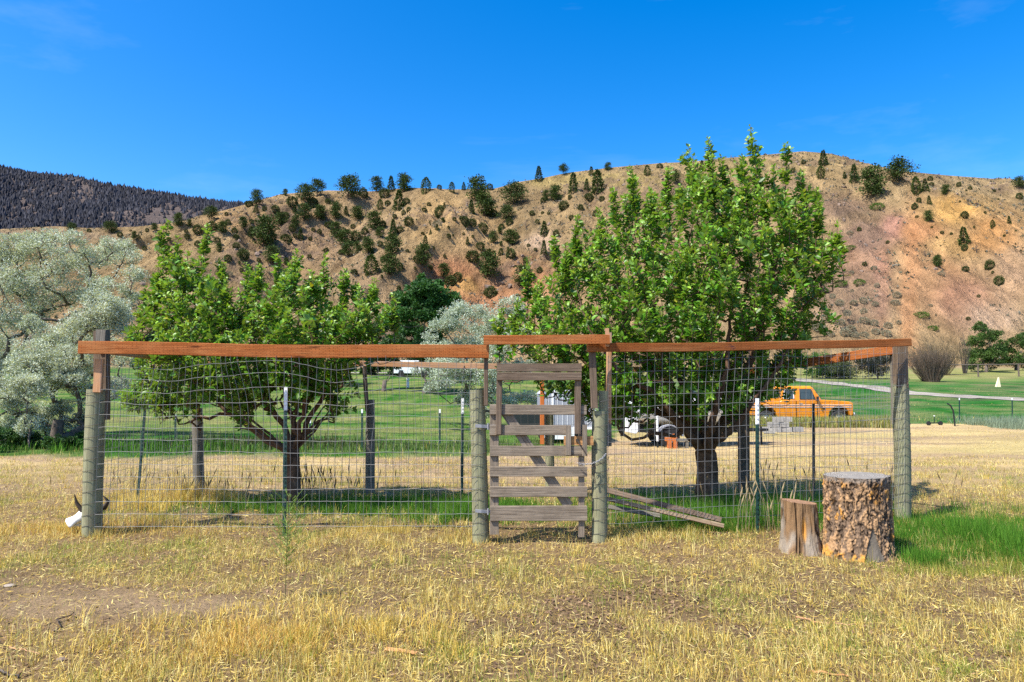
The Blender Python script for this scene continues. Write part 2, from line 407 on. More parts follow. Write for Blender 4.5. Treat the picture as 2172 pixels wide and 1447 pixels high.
# ---- where things grow on the ground
def lawn_edge(x): return 17.2 + sstep(0.5, 7, x) * 15.5 + (fbm(np.asarray(x) * .5, np.asarray(x) * 0 + 3, 2, 51) - .5) * 1.5
def zones(x, y):
    """lush, lawn, bare, gold, chips weights at ground points"""
    n = fbm(x * .8, y * .8, 3, 61)
    bare = blob(x, y, -3.5, 5.3, 1.5, .55) + .9 * blob(x, y, -2.3, 5.1, .9, .22) + .9 * blob(x, y, -.95, 4.95, .45, .16) + .7 * blob(x, y, -5.2, 5.9, 1.2, .35)
    chips = blob(x, y, 1.05, 5.4, 1.0, .42) + .6 * blob(x, y, .4, 4.9, .6, .25) + .8 * blob(x, y, 1.3, 8.2, 1.5, .25) + .5 * blob(x, y, -3.6, 7.6, 1.0, .2)
    lush = (y > 6.3) * sstep(3.7, 4.1, x) * blob(x, y, 5.2, 7.7, 1.7, .95) * 1.4 + blob(x, y, -1.7, 9.6, 1.9, .75) * 1.4 * (y > 8.5) \
        + blob(x, y, 3.4, 9.4, 1.9, .75) * 1.3 + .8 * blob(x, y, 9, 8.5, 2, 1)
    gold = blob(x, y, -1.7, 4.55, .9, .4) + blob(x, y, -5, 8, 1.5, .5) + blob(x, y, -4.8, 10.3, 1.0, .6) * 1.3 + blob(x, y, .3, 7.8, 3, .4) * .5
    lawn = sstep(-.6, .9, y - lawn_edge(x) + (n - .5) * 2)
    return [np.clip(q * (.55 + n * .9), 0, 1.2) for q in (lush, lawn, bare, gold, chips)]
def ground_col(V):
    x, y = V[:, 0], V[:, 1]
    lush, lawn, bare, gold, chips = zones(x, y)
    n1 = fbm(x * 1.3, y * 1.3, 4, 71)[:, None]; n2 = fbm(x * .13, y * .5, 4, 73)[:, None]; n3 = fbm(x * .05, y * .12, 3, 75)[:, None]
    near = sstep(16, 8, y)[:, None]
    straw = np.array((.50, .365, .175)); soil = np.array((.25, .165, .082)); dark = np.array((.13, .082, .04))
    c = straw * (1 - near) + (soil * (1 - n1 * .35) + dark * n1 * .35) * near
    c = c * (.66 + .62 * n2)
    c = c * (1 - near * .0)
    field = (1 - near) * sstep(.42, .56, fbm(x * .16 + 5, y * .7, 4, 74)[:, None]); c = c * (1 - .8 * field) + np.array((.34, .235, .145)) * .8 * field
    yl = (1 - near) * sstep(.5, .65, n3); c = c * (1 - .4 * yl) + np.array((.40, .36, .10)) * .4 * yl
    c = c * (1 - bare[:, None] * .9) + np.array((.275, .19, .105)) * bare[:, None] * .9
    ll = (lawn * 1.0)[:, None]
    gcol = np.array((.085, .17, .028)) * (.6 + .8 * n1) ; dry = np.array((.26, .26, .08))
    mid = sstep(.46, .62, fbm(x * .10, y * .45, 3, 77))[:, None] * sstep(24, 30, y)[:, None] * (x < 6)[:, None]
    gg = gcol * (1 - mid * .55) + dry * mid * .55
    gg = np.where((x > 8)[:, None] , np.array((.048, .15, .026)) * (.6 + .8 * n1), gg)
    wn_ = (sstep(.56, .68, fbm(x * .16, y * .55, 3, 78)) * .55 + np.clip(blob(x, y, 24, 46.5, 4.5, .9), 0, 1) * .8)[:, None] * (x > 8)[:, None]; gg = gg * (1 - wn_) + np.array((.17, .15, .07)) * wn_
    top = sstep(55, 72, y - .2 * x + 6 * (n3[:, 0] - .5))[:, None] * (x > 10)[:, None]
    gg = gg * (1 - top * .7) + np.array((.34, .31, .11)) * top * .7
    fe = sstep(.2, .8, n1 + .25)
    gg = gg * (1 - .12 * fe)
    c = c * (1 - ll) + gg * ll
    lu = np.clip(lush, 0, 1)[:, None]; c = c * (1 - lu * .7) + np.array((.04, .09, .015)) * lu * .7
    hb = sstep(98, 112, y)[:, None]; c = c * (1 - hb) + np.array((.30, .20, .12)) * hb
    return np.clip(c, 0, 1)
g = Mat('meadow_ground'); c = g.col(); v = g.coord()
n = g.noise(v, 38, 5, .7); n2 = g.noise(v, 7, 5, .65); n3 = g.noise(g.coord(scale=(.25, 1.0, 1)), 1.2, 6, .7)
c = g.mix(g.ramp(n, [(.3, .55), (.62, 0.0)]), c, (.05, .035, .02))
k = g.math('ADD', g.math('MULTIPLY', n2, .9), .55); c = g.mix(1.0, c, g.n('CombineColor', {0: k, 1: k, 2: k}), 'MULTIPLY')
k = g.math('ADD', g.math('MULTIPLY', n3, 1.0), .5); c = g.mix(1.0, c, g.n('CombineColor', {0: k, 1: k, 2: k}), 'MULTIPLY')
M['ground'] = g.done(c, .95, .1, g.bump(g.math('ADD', n, g.math('MULTIPLY', n2, 2.0)), .9, .03))

def geo(a, b, s0, r):
    o = [a]; s = s0
    while o[-1] < b: o.append(o[-1] + s); s *= r
    return o
ys = [-400, -150, -60, -25, -10, -4, -1, 1, 2.2] + list(np.arange(3.0, 11.5, .08)) + geo(11.5, 108, .09, 1.02)
ys = [y for y in ys if y < 108] + [108, 111, 114, 118, 125, 150, 250, 500, 1000, 2000, 3500]
xr = list(np.arange(0, 9, .1)) + geo(9.0, 3500, .12, 1.05)
xs = np.array([-q for q in xr[:0:-1]] + xr); ys = np.array(ys, float)
def gz(x, y):
    z = H(x, np.minimum(y, 111)); return np.where(y > 113, np.where(y > 120, -3.0, z - 3), z)
grid_obj('ground', xs, ys, gz, ground_col, M['ground'])

# ---- the hillside
SOIL = [  # photograph position of a patch, its reach, colour of the earth there, strength
    (960, 590, 60, 45, (.46, .215, .13), .9), (1010, 640, 80, 40, (.47, .23, .135), .8), (1110, 600, 60, 40, (.48, .25, .14), .8),
    (1160, 620, 60, 50, (.44, .24, .15), .6), (930, 470, 45, 60, (.50, .34, .17), .7), (1000, 500, 60, 50, (.50, .34, .19), .6),
    (1145, 515, 35, 18, (.58, .43, .33), .9), (990, 610, 30, 20, (.50, .32, .12), .7), (1890, 480, 26, 26, (.50, .28, .24), 1.0),
    (1872, 600, 18, 80, (.48, .255, .19), .75), (1830, 560, 50, 60, (.36, .20, .16), .6), (1930, 600, 20, 150, (.53, .29, .155), .9),
    (1960, 490, 50, 30, (.50, .25, .13), .8), (2030, 440, 60, 28, (.55, .34, .13), .95), (2020, 530, 40, 25, (.56, .38, .17), .8),
    (2110, 500, 60, 40, (.52, .29, .13), .9), (1990, 600, 60, 60, (.46, .26, .15), .7), (2050, 650, 60, 50, (.42, .23, .165), .8),
    (2110, 680, 60, 30, (.52, .38, .29), .8), (2160, 560, 40, 40, (.46, .32, .22), .7), (2140, 600, 50, 50, (.44, .29, .2), .6),
    (1780, 440, 70, 22, (.25, .175, .135), .9), (1830, 500, 50, 30, (.27, .18, .15), .8), (1800, 640, 90, 60, (.30, .21, .165), .7),
    (500, 470, 60, 25, (.42, .27, .13), .6), (650, 430, 60, 20, (.35, .24, .14), .5), (600, 520, 120, 60, (.34, .23, .15), .5),
    (1250, 380, 200, 14, (.38, .30, .14), .9), (1600, 350, 160, 14, (.36, .29, .15), .8), (1750, 350, 70, 24, (.36, .27, .15), .7),
    (2020, 395, 150, 16, (.38, .29, .18), .7), (100, 500, 160, 12, (.30, .23, .17), .9), (350, 510, 100, 25, (.34, .25, .14), .8),
    (1180, 690, 120, 40, (.36, .23, .14), .6), (780, 420, 60, 14, (.30, .21, .14), .6), (700, 500, 60, 50, (.29, .2, .14), .5),
    (790, 600, 60, 60, (.30, .21, .15), .5)]
def hill_col(V):
    x, y, z = V.T; px, py = proj(V)
    w1 = (fbm(x * .16, y * .16, 4, 81) - .5); w2 = (fbm(x * .09 + 40, y * .09, 4, 83) - .5)
    qx = px + w1 * 34; qy = py + w2 * 34
    n = fbm(x * .5, y * .25, 4, 85)[:, None]; n2 = fbm(x * .06, y * .06, 3, 87)[:, None]
    c = np.array((.355, .262, .155)) * (.62 + .72 * n2) * np.ones((len(x), 1))
    for a, b, rx, ry, cc, k in SOIL:
        w = (np.clip(blob(qx, qy, a, b, rx, ry) * 1.5, 0, 1) * k)[:, None]; c = c * (1 - w) + np.array(cc) * w
    c = c * (.55 + .85 * n)
    rock = (sstep(.54, .64, fbm(x * .05, y * .05, 3, 41)) * sstep(.4, .6, fbm(x * .7, y * .7, 3, 89)) * (y < 205))[:, None]
    c = c * (1 - rock * .65) + np.array((.20, .145, .12)) * rock * .65
    st = 1 - np.abs(2 * fbm((x + y * .1) * .35, y * .02, 3, 91) - 1); c = c * (.9 + .2 * st[:, None])
    return np.clip(c * np.array((.90, .84, .70)), 0, 1)
g = Mat('eroded_hillside'); c = g.col(); v = g.coord()
n = g.noise(v, 1.6, 6, .7); n2 = g.noise(g.coord(scale=(1, .3, .3)), .9, 5, .7)
sc_ = g.ramp(g.noise(v, 3.2, 3, .6), [(.60, 0.0), (.66, .75)])
c = g.mix(sc_, c, (.10, .085, .05))
k = g.math('ADD', g.math('MULTIPLY', n2, .8), .6); c = g.mix(1.0, c, g.n('CombineColor', {0: k, 1: k, 2: k}), 'MULTIPLY')
n4 = g.noise(g.coord(scale=(1, .5, .5)), .45, 6, .75)
k = g.math('ADD', g.math('MULTIPLY', n4, 1.5), .25); c = g.mix(1.0, c, g.n('CombineColor', {0: k, 1: k, 2: k}), 'MULTIPLY')
M['hill'] = g.done(c, .97, .05, g.bump(g.math('ADD', n, g.math('MULTIPLY', n4, 3.0)), 1.0, .9))
hx = np.concatenate([[-420, -330, -260, -215], np.arange(-182, 182.1, .68), [215, 260, 330, 420]])
hy = np.concatenate([np.arange(YB, YR, .66), [YR, YR + 1, YR + 3, YR + 8, YR + 20, YR + 60, YR + 300]])
grid_obj('hills', hx, hy, hillz, hill_col, M['hill'])

# ---- the forested mountain far behind on the left
MC = [(-1200, 330), (-600, 345), (-200, 340), (0, 354), (80, 370), (150, 374), (190, 380), (240, 394), (330, 407), (400, 420), (470, 430), (530, 434), (620, 420), (760, 440), (1000, 470), (1500, 520), (2600, 560)]
mpx = np.array([c[0] for c in MC], float); mpy = np.array([c[1] for c in MC], float)
MB0, MR0 = 760.0, 1250.0
def mountz(x, y):
    zr = EYE + tan_el(np.interp(1086 + FOC * x / (MR0 * 1.03), mpx, mpy)) * MR0
    s = np.clip((y - MB0) / (MR0 - MB0), 0, 1)
    z = 60 + (zr - 60) * (1 - (1 - s) ** 1.15)
    env = np.sin(s * PI) ** .7
    z = z - env * np.abs(fbm(x * .006, y * .003, 4, 95) - .5) * 120 + env * (fbm(x * .02, y * .02, 3, 96) - .5) * 22
    return np.where(y > MR0, zr - (y - MR0) * .25, z)
def mount_col(V):
    n = fbm(V[:, 0] * .02, V[:, 1] * .02, 4, 97)[:, None]
    return np.array((.115, .09, .08)) * (.6 + .7 * n)
grid_obj('mountain', np.arange(-1900, 1300, 14.0), np.concatenate([np.arange(MB0, MR0, 12), [MR0, MR0 + 4, MR0 + 20, MR0 + 80, MR0 + 400]]), mountz, mount_col, M['hill'])
b = MB()
n = 34000
fx = RNG.uniform(-.90, -.18, n); fy = MB0 + (MR0 - MB0 + 12) * RNG.uniform(.2, 1, n) ** .8; X = fx * fy
keep = (fbm(X * .013, fy * .009, 4, 99) + RNG.normal(0, .07, n)) > .31
mp_ = proj(np.stack([X, fy, mountz(X, fy)], -1))
bare2 = blob(*mp_, 390, 455, 60, 10) + .8 * blob(*mp_, 160, 385, 40, 6)
keep &= RNG.random(n) > bare2 * .85
X, Yf = X[keep], fy[keep]; Z = mountz(X, Yf); hgt = RNG.uniform(2.5, 8, len(X)) * RNG.choice([1, 1, 1, 1.3], len(X)); r = hgt * RNG.uniform(.28, .5, len(X))
ang = np.linspace(0, 2 * PI, 6)[:-1]
V = np.zeros((len(X), 6, 3)); V[:, 0] = np.stack([X, Yf, Z + hgt], -1)
for k in range(5):
    jr = RNG.uniform(.6, 1.3, len(X)); ph = RNG.uniform(0, .8, len(X))
    V[:, 1 + k] = np.stack([X + r * jr * np.cos(ang[k] + ph), Yf + r * jr * np.sin(ang[k] + ph), Z - 1 + hgt * .05], -1)
F = [(0, 1 + k, 1 + (k + 1) % 5) for k in range(5)]
F = (np.arange(len(X))[:, None, None] * 6 + np.array(F)[None]).reshape(-1, 3)
cc = np.array((.034, .034, .042)) * RNG.uniform(.5, 1.7, (len(X), 1, 1)) * np.ones((1, 6, 1))  # bluish grey instead of conifer green: distance haze put into the tree colour
b.add(V.reshape(-1, 3), F, 0, cc.reshape(-1, 3))
tag(b.build('forest', M['needle'], kind='stuff'), 'dark conifer forest covering the far mountain', 'forest')

# ---- gravel track
road = [(78, 40), (55, 43), (44, 45), (36, 48.5), (32, 54), (31, 60), (30.3, 66), (29.5, 72), (26, 78), (15, 84), (-5, 88), (-40, 90)]
rp = np.array(road, float); tt = np.linspace(0, len(rp) - 1, 160)
rx = np.interp(tt, range(len(rp)), rp[:, 0]); ry = np.interp(tt, range(len(rp)), rp[:, 1])
for _ in range(6): rx[1:-1] = (rx[:-2] + rx[1:-1] + rx[2:]) / 3; ry[1:-1] = (ry[:-2] + ry[1:-1] + ry[2:]) / 3
tg = nrm(np.stack([np.gradient(rx), np.gradient(ry)], -1)); nn = np.stack([-tg[:, 1], tg[:, 0]], -1)
offs = np.linspace(-1.25, 1.25, 7); V = []
for k, o_ in enumerate(offs):
    w = o_ * (1 + .12 * np.sin(np.arange(160) * .9 + k))
    xx = rx + nn[:, 0] * w; yy = ry + nn[:, 1] * w; V.append(np.stack([xx, yy, H(xx, yy) + .03 + .02 * (1 - abs(o_) / 1.5)], -1))
V = np.stack(V, 1); i = (np.arange(159)[:, None] * 7 + np.arange(6)[None]).ravel()
rn = fbm(np.arange(160)[:, None] * .35, offs[None] * 2.2, 3, 79)[..., None]
rc = np.where(np.abs(offs) > .4, 1.0, 0.0)[None, :, None] * np.array((.37, .33, .29)) + np.where(np.abs(offs) > .4, 0.0, 1.0)[None, :, None] * np.array((.30, .29, .19))
b = MB(); b.add(V.reshape(-1, 3), np.stack([i, i + 7, i + 8, i + 1], -1), 0, (rc * (.6 + .75 * rn) * np.where(np.abs(offs) > 1.1, .7, 1.0)[None, :, None]).reshape(-1, 3))
o = b.build('gravel_road', M['ground'], None, True); o['kind'] = 'structure'

# ---------------------------------------------------------------- trees: skeleton and leaves
LEAF_T = np.array([(0, 0, 0), (.52, 0, -.03), (1, 0, -.16), (.26, .5, .05), (.66, .42, .02), (.26, -.5, .05), (.66, -.42, .02)])
LEAF_F = np.array([(0, 1, 3), (3, 1, 4), (4, 1, 2), (0, 5, 1), (5, 6, 1), (6, 2, 1)])
DIA_T = np.array([(0, 0, 0), (.5, .5, .05), (1, 0, -.08), (.5, -.5, .05)]); DIA_F = np.array([(0, 2, 1), (0, 3, 2)])
def leaves(b, pos, d, up, L, W, T=LEAF_T, F=LEAF_F, col=None, mat=0):
    n = len(pos); d = nrm(d); side = nrm(np.cross(up, d)); nr = np.cross(d, side)
    L = np.broadcast_to(L, (n,)); W = np.broadcast_to(W, (n,))
    v = pos[:, None] + (T[None, :, 0, None] * d[:, None] * L[:, None, None] + T[None, :, 1, None] * side[:, None] * W[:, None, None] + T[None, :, 2, None] * nr[:, None] * L[:, None, None])
    f = (np.arange(n)[:, None, None] * len(T) + F[None]).reshape(-1, 3)
    c = np.repeat(np.broadcast_to(col, (n, 3))[:, None], len(T), 1)
    b.add(v.reshape(-1, 3), f, mat, c.reshape(-1, 3))
    return d, side, nr

class Skel:
    def __init__(s): s.p = []; s.par = []; s.minr = []
    def chain(s, pts, start=-1, minr=0.0):
        pr = start; ids = []
        k = len(pts)
        for i, q in enumerate(pts):
            s.p.append(np.array(q, float)); s.par.append(pr)
            r = minr if np.isscalar(minr) else minr[i]
            s.minr.append(r); pr = len(s.p) - 1; ids.append(pr)
        return ids
    def attach(s, target, ref, step=.12, rise=.35, jit=.03):
        """grow a twig from the nearest wood to target; returns the end node"""
        A = np.array(s.p); d = np.linalg.norm(A - target, axis=1)
        dr = np.linalg.norm(A - ref, axis=1); tr = np.linalg.norm(target - ref)
        cost = d + np.where(dr > tr, 3.0, 0) + np.where(A[:, 2] > target[2] + .1, .8, 0)
        i = int(np.argmin(cost)); a = A[i]; L = np.linalg.norm(target - a); n = max(2, int(L / step))
        t = np.linspace(0, 1, n + 1)[1:, None]
        pts = a + (target - a) * t; pts[:, 2] -= (np.sin(t[:, 0] * PI) * L * rise * .4)
        pts[:-1] += RNG.normal(0, jit, (n - 1 + 0, 3)) if n > 1 else 0
        return s.chain(pts, i)[-1]
    def mesh(s, b, tip=.004, pw=.45, seg=6, mat=0, col=None, rough=.12, maxr=1):
        n = len(s.p); cnt = np.zeros(n); kids = [[] for _ in range(n)]
        for i, q in enumerate(s.par):
            if q >= 0: kids[q].append(i)
        for i in range(n - 1, -1, -1):
            if not kids[i]: cnt[i] = 1
            if s.par[i] >= 0: cnt[s.par[i]] += cnt[i]
        r = np.maximum(tip * cnt ** pw, np.array(s.minr)); r = np.minimum(r, maxr)
        done = set()
        for i in range(n):
            if i in done: continue
            ch = [i] if s.par[i] < 0 else [s.par[i], i]
            j = i; done.add(j)
            while kids[j]:
                j = max(kids[j], key=lambda k: cnt[k]); ch.append(j); done.add(j)
            if len(ch) < 2: continue
            rr = r[ch].copy()
            if s.par[i] >= 0: rr[0] = min(rr[0], rr[1] * 1.25)
            sg = 10 if rr.max() > .05 else (seg if rr.max() > .012 else 4)
            b.tube(np.array([s.p[k] for k in ch]), rr, sg, mat, col, rough=rough if rr.max() > .03 else 0)

def inpoly(x, y, poly):
    ins = np.zeros(len(x), bool); n = len(poly)
    for i in range(n):
        x1, y1 = poly[i]; x2, y2 = poly[(i + 1) % n]
        c = ((y1 > y) != (y2 > y)) & (x < (x2 - x1) * (y - y1) / (y2 - y1 + 1e-9) + x1); ins ^= c
    return ins
def polydist(x, y, poly):
    d = np.full(len(x), 1e9); n = len(poly); p = np.stack([x, y], -1)
    for i in range(n):
        a = np.array(poly[i], float); e = np.array(poly[(i + 1) % n], float) - a
        t = np.clip(((p - a) @ e) / (e @ e), 0, 1); d = np.minimum(d, np.linalg.norm(p - a - t[:, None] * e, axis=1))
    return d

def apple_tree(label, Y, base, poly, limbs, spikes, nshoot, depth, trunk_r, fork, leafL=.082):
    bx, by = base; root_p = P(bx, by, Y); root_p[2] = H1(root_p[0], Y) 
    root = empty('apple_tree', tuple(root_p)); tag(root, label, 'tree', 'young apple trees inside the garden fence')
    sk = Skel()
    def WP(q):
        dy = q[2] if len(q) > 2 else 0.0; return P(q[0], q[1], Y + dy)
    f = WP(fork)
    tr = [root_p + (0, 0, -.15), root_p + (0, 0, .02)] + [root_p + (f - root_p) * t + RNG.normal(0, .012, 3) for t in (.35, .7)] + [f]
    ids = sk.chain(tr, -1, [trunk_r * 1.35, trunk_r * 1.15, trunk_r, trunk_r * .95, trunk_r * .95])
    for lm in limbs:
        pts = [WP(q) for q in lm[1:]]; full = [f] + pts
        fine = []
        for a, c in zip(full[:-1], full[1:]):
            k = max(2, int(np.linalg.norm(c - a) / .13))
            fine += [a + (c - a) * t + RNG.normal(0, .014, 3) for t in np.linspace(0, 1, k + 1)[1:]]
        sk.chain(fine, ids[-1] if lm[0] > 0 else ids[-2], abs(lm[0]) * np.linspace(1, .08, len(fine)) ** 1.3)
    # shoot tips fill the crown's silhouette, blown up to a rounded depth
    xs_ = [q[0] for q in poly]; ys_ = [q[1] for q in poly]
    n = nshoot * 6
    X = RNG.uniform(min(xs_), max(xs_), n); Yp = RNG.uniform(min(ys_), max(ys_), n)
    k = inpoly(X, Yp, poly); X, Yp = X[k], Yp[k]; dd = polydist(X, Yp, poly)
    dmax = dd.max(); half = depth * np.clip(dd / dmax, .02, 1) ** .5
    k = RNG.random(len(X)) < .35 + .65 * (dd / dmax) ** .3
    X, Yp, half = X[k][:nshoot], Yp[k][:nshoot], half[k][:nshoot]
    u = RNG.uniform(-1, 1, len(X)); u = np.sign(u) * np.abs(u) ** .6
    tips = [P(a, c, Y + h_ * w) for a, c, h_, w in zip(X, Yp, half, u)]
    shoots = []
    for t_ in tips:
        out = t_ - np.array((f[0], f[1], f[2])); out = nrm(out)
        d = nrm(np.array((out[0] * .6, out[1] * .6, .85)) + RNG.normal(0, .36, 3)); L = random.uniform(.2, .6)
        if t_[2] < f[2] + .75: d = nrm(np.array((out[0] * .9, out[1] * .9, .15)) + RNG.normal(0, .3, 3)); L *= .75
        shoots.append((t_ - d * L, t_, .5))
    for a, c, dy in spikes:
        if c > 790:      # low drooping shoots
            for _ in range(5):
                t_ = P(a + random.uniform(-28, 28), c + random.uniform(-30, 12), Y + dy + random.uniform(-.15, .15)); out = nrm((t_ - f) * (1, 1, 0))
                d = nrm(out * .9 + np.array((0, 0, random.uniform(-.35, .3))) + RNG.normal(0, .25, 3)); shoots.append((t_ - d * random.uniform(.2, .38), t_, .5))
            continue
        t_ = P(a, c, Y + dy); L = random.uniform(.65, 1.05); d = nrm(np.array((random.uniform(-.12, .12), random.uniform(-.1, .1), 1)))
        shoots.append((t_ - d * L, t_, 1.0))
        for _ in range(5):
            d2 = nrm(d + RNG.normal(0, .22, 3)); q = t_ - d * L * random.uniform(.35, .8); shoots.append((q, q + d2 * random.uniform(.18, .34), 1.0))
    shoots.sort(key=lambda s_: np.linalg.norm(s_[0] - f))
    LP, LD, LU, LL, TT = [], [], [], [], []
    for a, t_, top in shoots:
        e = sk.attach(a, f)
        n_ = max(3, int(np.linalg.norm(t_ - a) / .09)); tl = np.linspace(0, 1, n_ + 1)[1:, None]
        pts = a + (t_ - a) * tl + RNG.normal(0, .006, (n_, 3)); sk.chain(pts, e)
        L = np.linalg.norm(t_ - a); ax = nrm(t_ - a)
        m = int(L / .0105) + 3; s_ = np.sort(RNG.random(m)) ** .8
        ph = np.arange(m) * 2.4 + random.random() * 6
        s1 = nrm(np.cross(ax, (0.3, .8, .1))); s2 = np.cross(ax, s1)
        rad = np.cos(ph)[:, None] * s1 + np.sin(ph)[:, None] * s2
        open_ = (1.15 - .75 * s_ ** 3)[:, None]
        LP.append(a + (t_ - a) * s_[:, None] + rad * .012)
        dv = nrm(ax * .7 + rad * open_ + RNG.normal(0, .3, (m, 3)) + np.array((0, 0, -.2)))
        LD.append(dv); LU.append(nrm(ax * .5 - rad * .35 + np.array((-.25, -.3, .35)) + RNG.normal(0, .5, (m, 3))))
        LL.append(leafL * RNG.uniform(.4, 1.3, m) * (1.05 - .45 * s_ ** 4)); TT.append(s_)
    wood_b = MB(); sk.mesh(wood_b, tip=.0034, pw=.44)
    at_root(wood_b.build('trunk', M['apple_bark'], None, True), root)
    LP, LD, LU, LL, TT = map(np.concatenate, (LP, LD, LU, LL, TT))
    n = len(LP); young = (TT ** 3)[:, None]
    col = np.array((.058, .165, .005)) * (1 - young) + np.array((.19, .31, .03)) * young
    col = col * RNG.uniform(.5, 1.7, (n, 1)); yl = RNG.random(n) < .03; col[yl] = (.30, .30, .03)
    # the three hundred leaves that show largest are leaves of their own
    dist = LP[:, 1] - LL * 6
    order = np.argsort(dist); near = order[:300]; rest = order[300:]
    b = MB(); leaves(b, LP[rest], LD[rest], LU[rest], LL[rest], LL[rest] * .56, col=col[rest])
    at_root(b.build('foliage', M['leaf'], None, True, kind='stuff'), root)
    protos = []
    for cc in ((.06, .17, .005), (.09, .21, .008), (.045, .14, .005)):
        q = MB(); leaves(q, np.zeros((1, 3)), np.array([[1., 0, 0]]), np.array([[0, 0, 1.]]), 1.0, .56, col=np.array(cc)); po = q.build('leaf', M['leaf'], None, True)
        protos.append(po.data); bpy.data.objects.remove(po)
    inv = Matrix.Translation(-Vector(root_p))
    d = nrm(LD[near]); sd = nrm(np.cross(LU[near], d)); nr_ = np.cross(d, sd)
    for k_, i in enumerate(near):
        o = bpy.data.objects.new('leaf', protos[k_ % 3]); COL.objects.link(o); o.parent = root
        L = LL[i]; mx = Matrix(((d[k_][0] * L, sd[k_][0] * L, nr_[k_][0] * L, LP[i][0]), (d[k_][1] * L, sd[k_][1] * L, nr_[k_][1] * L, LP[i][1]), (d[k_][2] * L, sd[k_][2] * L, nr_[k_][2] * L, LP[i][2]), (0, 0, 0, 1)))
        o.matrix_local = inv @ mx
    return root

poly1 = [(262, 715), (300, 640), (325, 560), (345, 520), (380, 535), (400, 560), (435, 520), (470, 560), (520, 590), (560, 580), (590, 560), (640, 570),
         (690, 570), (720, 610), (770, 600), (800, 640), (835, 660), (800, 700), (760, 760), (745, 800), (720, 800), (690, 830), (640, 840), (600, 800), (540, 850), (500, 880), (440, 850), (380, 850),
         (330, 860), (250, 880), (300, 800), (270, 760)]
limbs1 = [(.05, (570, 935), (520, 900), (470, 860), (420, 800), (380, 740)), (.045, (600, 900), (560, 850), (520, 790), (470, 700, -.3), (440, 600, -.3)),
          (.045, (620, 900, .2), (600, 820, .4), (570, 740, .6), (560, 640, .6)), (.04, (640, 900, -.2), (650, 820, -.4), (660, 740, -.5), (650, 640, -.4)),
          (.045, (660, 880), (690, 830), (720, 760), (740, 680)), (.03, (640, 930), (670, 895), (715, 870), (735, 850)), (-.04, (590, 950, -.4), (540, 900, -.8), (480, 850, -.9)),
          (-.035, (630, 950, .5), (690, 880, .9), (740, 800, .9)), (.02, (700, 850, .2), (760, 800, .2)), (.022, (520, 880, .1), (420, 850, .1), (330, 862, .1), (268, 872, 0)), (.02, (700, 880, 0), (738, 872, -.1))]
spk1 = [(348, 478, 0), (440, 475, .2), (338, 560, -.2), (690, 535, 0), (735, 570, .1), (795, 590, 0), (835, 622, 0), (590, 545, .3), (520, 555, -.2), (475, 545, .3), (630, 530, .4), (400, 530, 0), (770, 640, .3), (550, 560, -.5), (660, 575, -.5), (480, 590, -.6), (375, 500, .2), (310, 600, .1), (262, 850, 0), (300, 845, .1), (345, 845, .2), (400, 840, .1), (280, 865, -.1), (735, 855, 0), (450, 835, -.7), (520, 830, -.9), (580, 815, -.8), (480, 850, .4), (655, 825, -.8), (360, 825, .5), (700, 820, -.3), (620, 800, .8)]
apple_tree('shorter spreading apple tree left of the gate, pale green shoots above the orange rail', 9.6, (622, 1078), poly1, limbs1, spk1, 540, 1.35, .095, (622, 960))

poly2 = [(1075, 700), (1110, 640), (1130, 590), (1180, 560), (1200, 490), (1240, 470), (1290, 450), (1310, 400), (1360, 420), (1400, 400), (1440, 380), (1470, 340), (1520, 350), (1560, 380), (1580, 330),
         (1620, 380), (1660, 360), (1700, 380), (1720, 430), (1740, 460), (1780, 500), (1770, 600), (1750, 660), (1730, 690), (1700, 740), (1690, 780), (1640, 830), (1600, 800), (1560, 860), (1500, 870),
         (1450, 900), (1400, 850), (1340, 880), (1290, 860), (1240, 870), (1200, 800), (1130, 800), (1150, 740), (1090, 740)]
limbs2 = [(.085, (1470, 920), (1430, 840), (1390, 740), (1360, 600), (1340, 450)), (.09, (1490, 900, .3), (1500, 800, .5), (1490, 660, .6), (1480, 520, .5)),
          (.075, (1520, 920), (1560, 840), (1600, 740), (1640, 600), (1665, 440)), (.06, (1530, 930, -.3), (1590, 860, -.5), (1650, 780, -.6), (1700, 680, -.5)),
          (.07, (1440, 900, -.4), (1380, 830, -.7), (1310, 780, -.9), (1250, 700, -.8), (1220, 600, -.6)), (.06, (1510, 900, -.5), (1540, 780, -.7), (1550, 640, -.6), (1570, 520, -.3)),
          (-.06, (1450, 910, .5), (1380, 840, 1), (1300, 780, 1.2)), (-.055, (1460, 900, 0), (1390, 870, 0), (1300, 820, .2), (1200, 740, .2), (1120, 680, 0)),
          (.05, (1540, 900, .5), (1610, 840, 1), (1680, 760, 1.1)), (.05, (1460, 860, .1), (1420, 760, 0), (1400, 620, -.2))]
spk2 = [(1592, 268, 0), (1575, 330, -.3), (1502, 292, .1), (1470, 330, 0), (1668, 305, 0), (1640, 350, .2), (1335, 350, .2), (1300, 400, 0), (1420, 350, .3), (1120, 545, 0), (1175, 500, .2), (1225, 455, .1), (1740, 430, .1), (1775, 470, 0),
        (1700, 360, .2), (1550, 360, .3), (1380, 400, -.3), (1440, 390, -.5), (1620, 400, -.5), (1270, 440, -.3), (1530, 330, .3), (1350, 380, .5), (1140, 600, -.3), (1100, 640, 0), (1200, 520, -.4), (1690, 420, -.4), (1510, 330, -.4), (1610, 330, .3), (1730, 400, .5), (1065, 655, 0), (1460, 310, .3), (1300, 865, -.3), (1350, 875, -.6), (1400, 862, -.8), (1250, 850, -.2), (1320, 830, -.9), (1440, 850, -1), (1560, 850, -.8), (1620, 835, -.5), (1690, 800, -.2), (1200, 815, 0), (1370, 840, .3), (1500, 850, -1.1), (1660, 820, .3), (1280, 820, .5)]
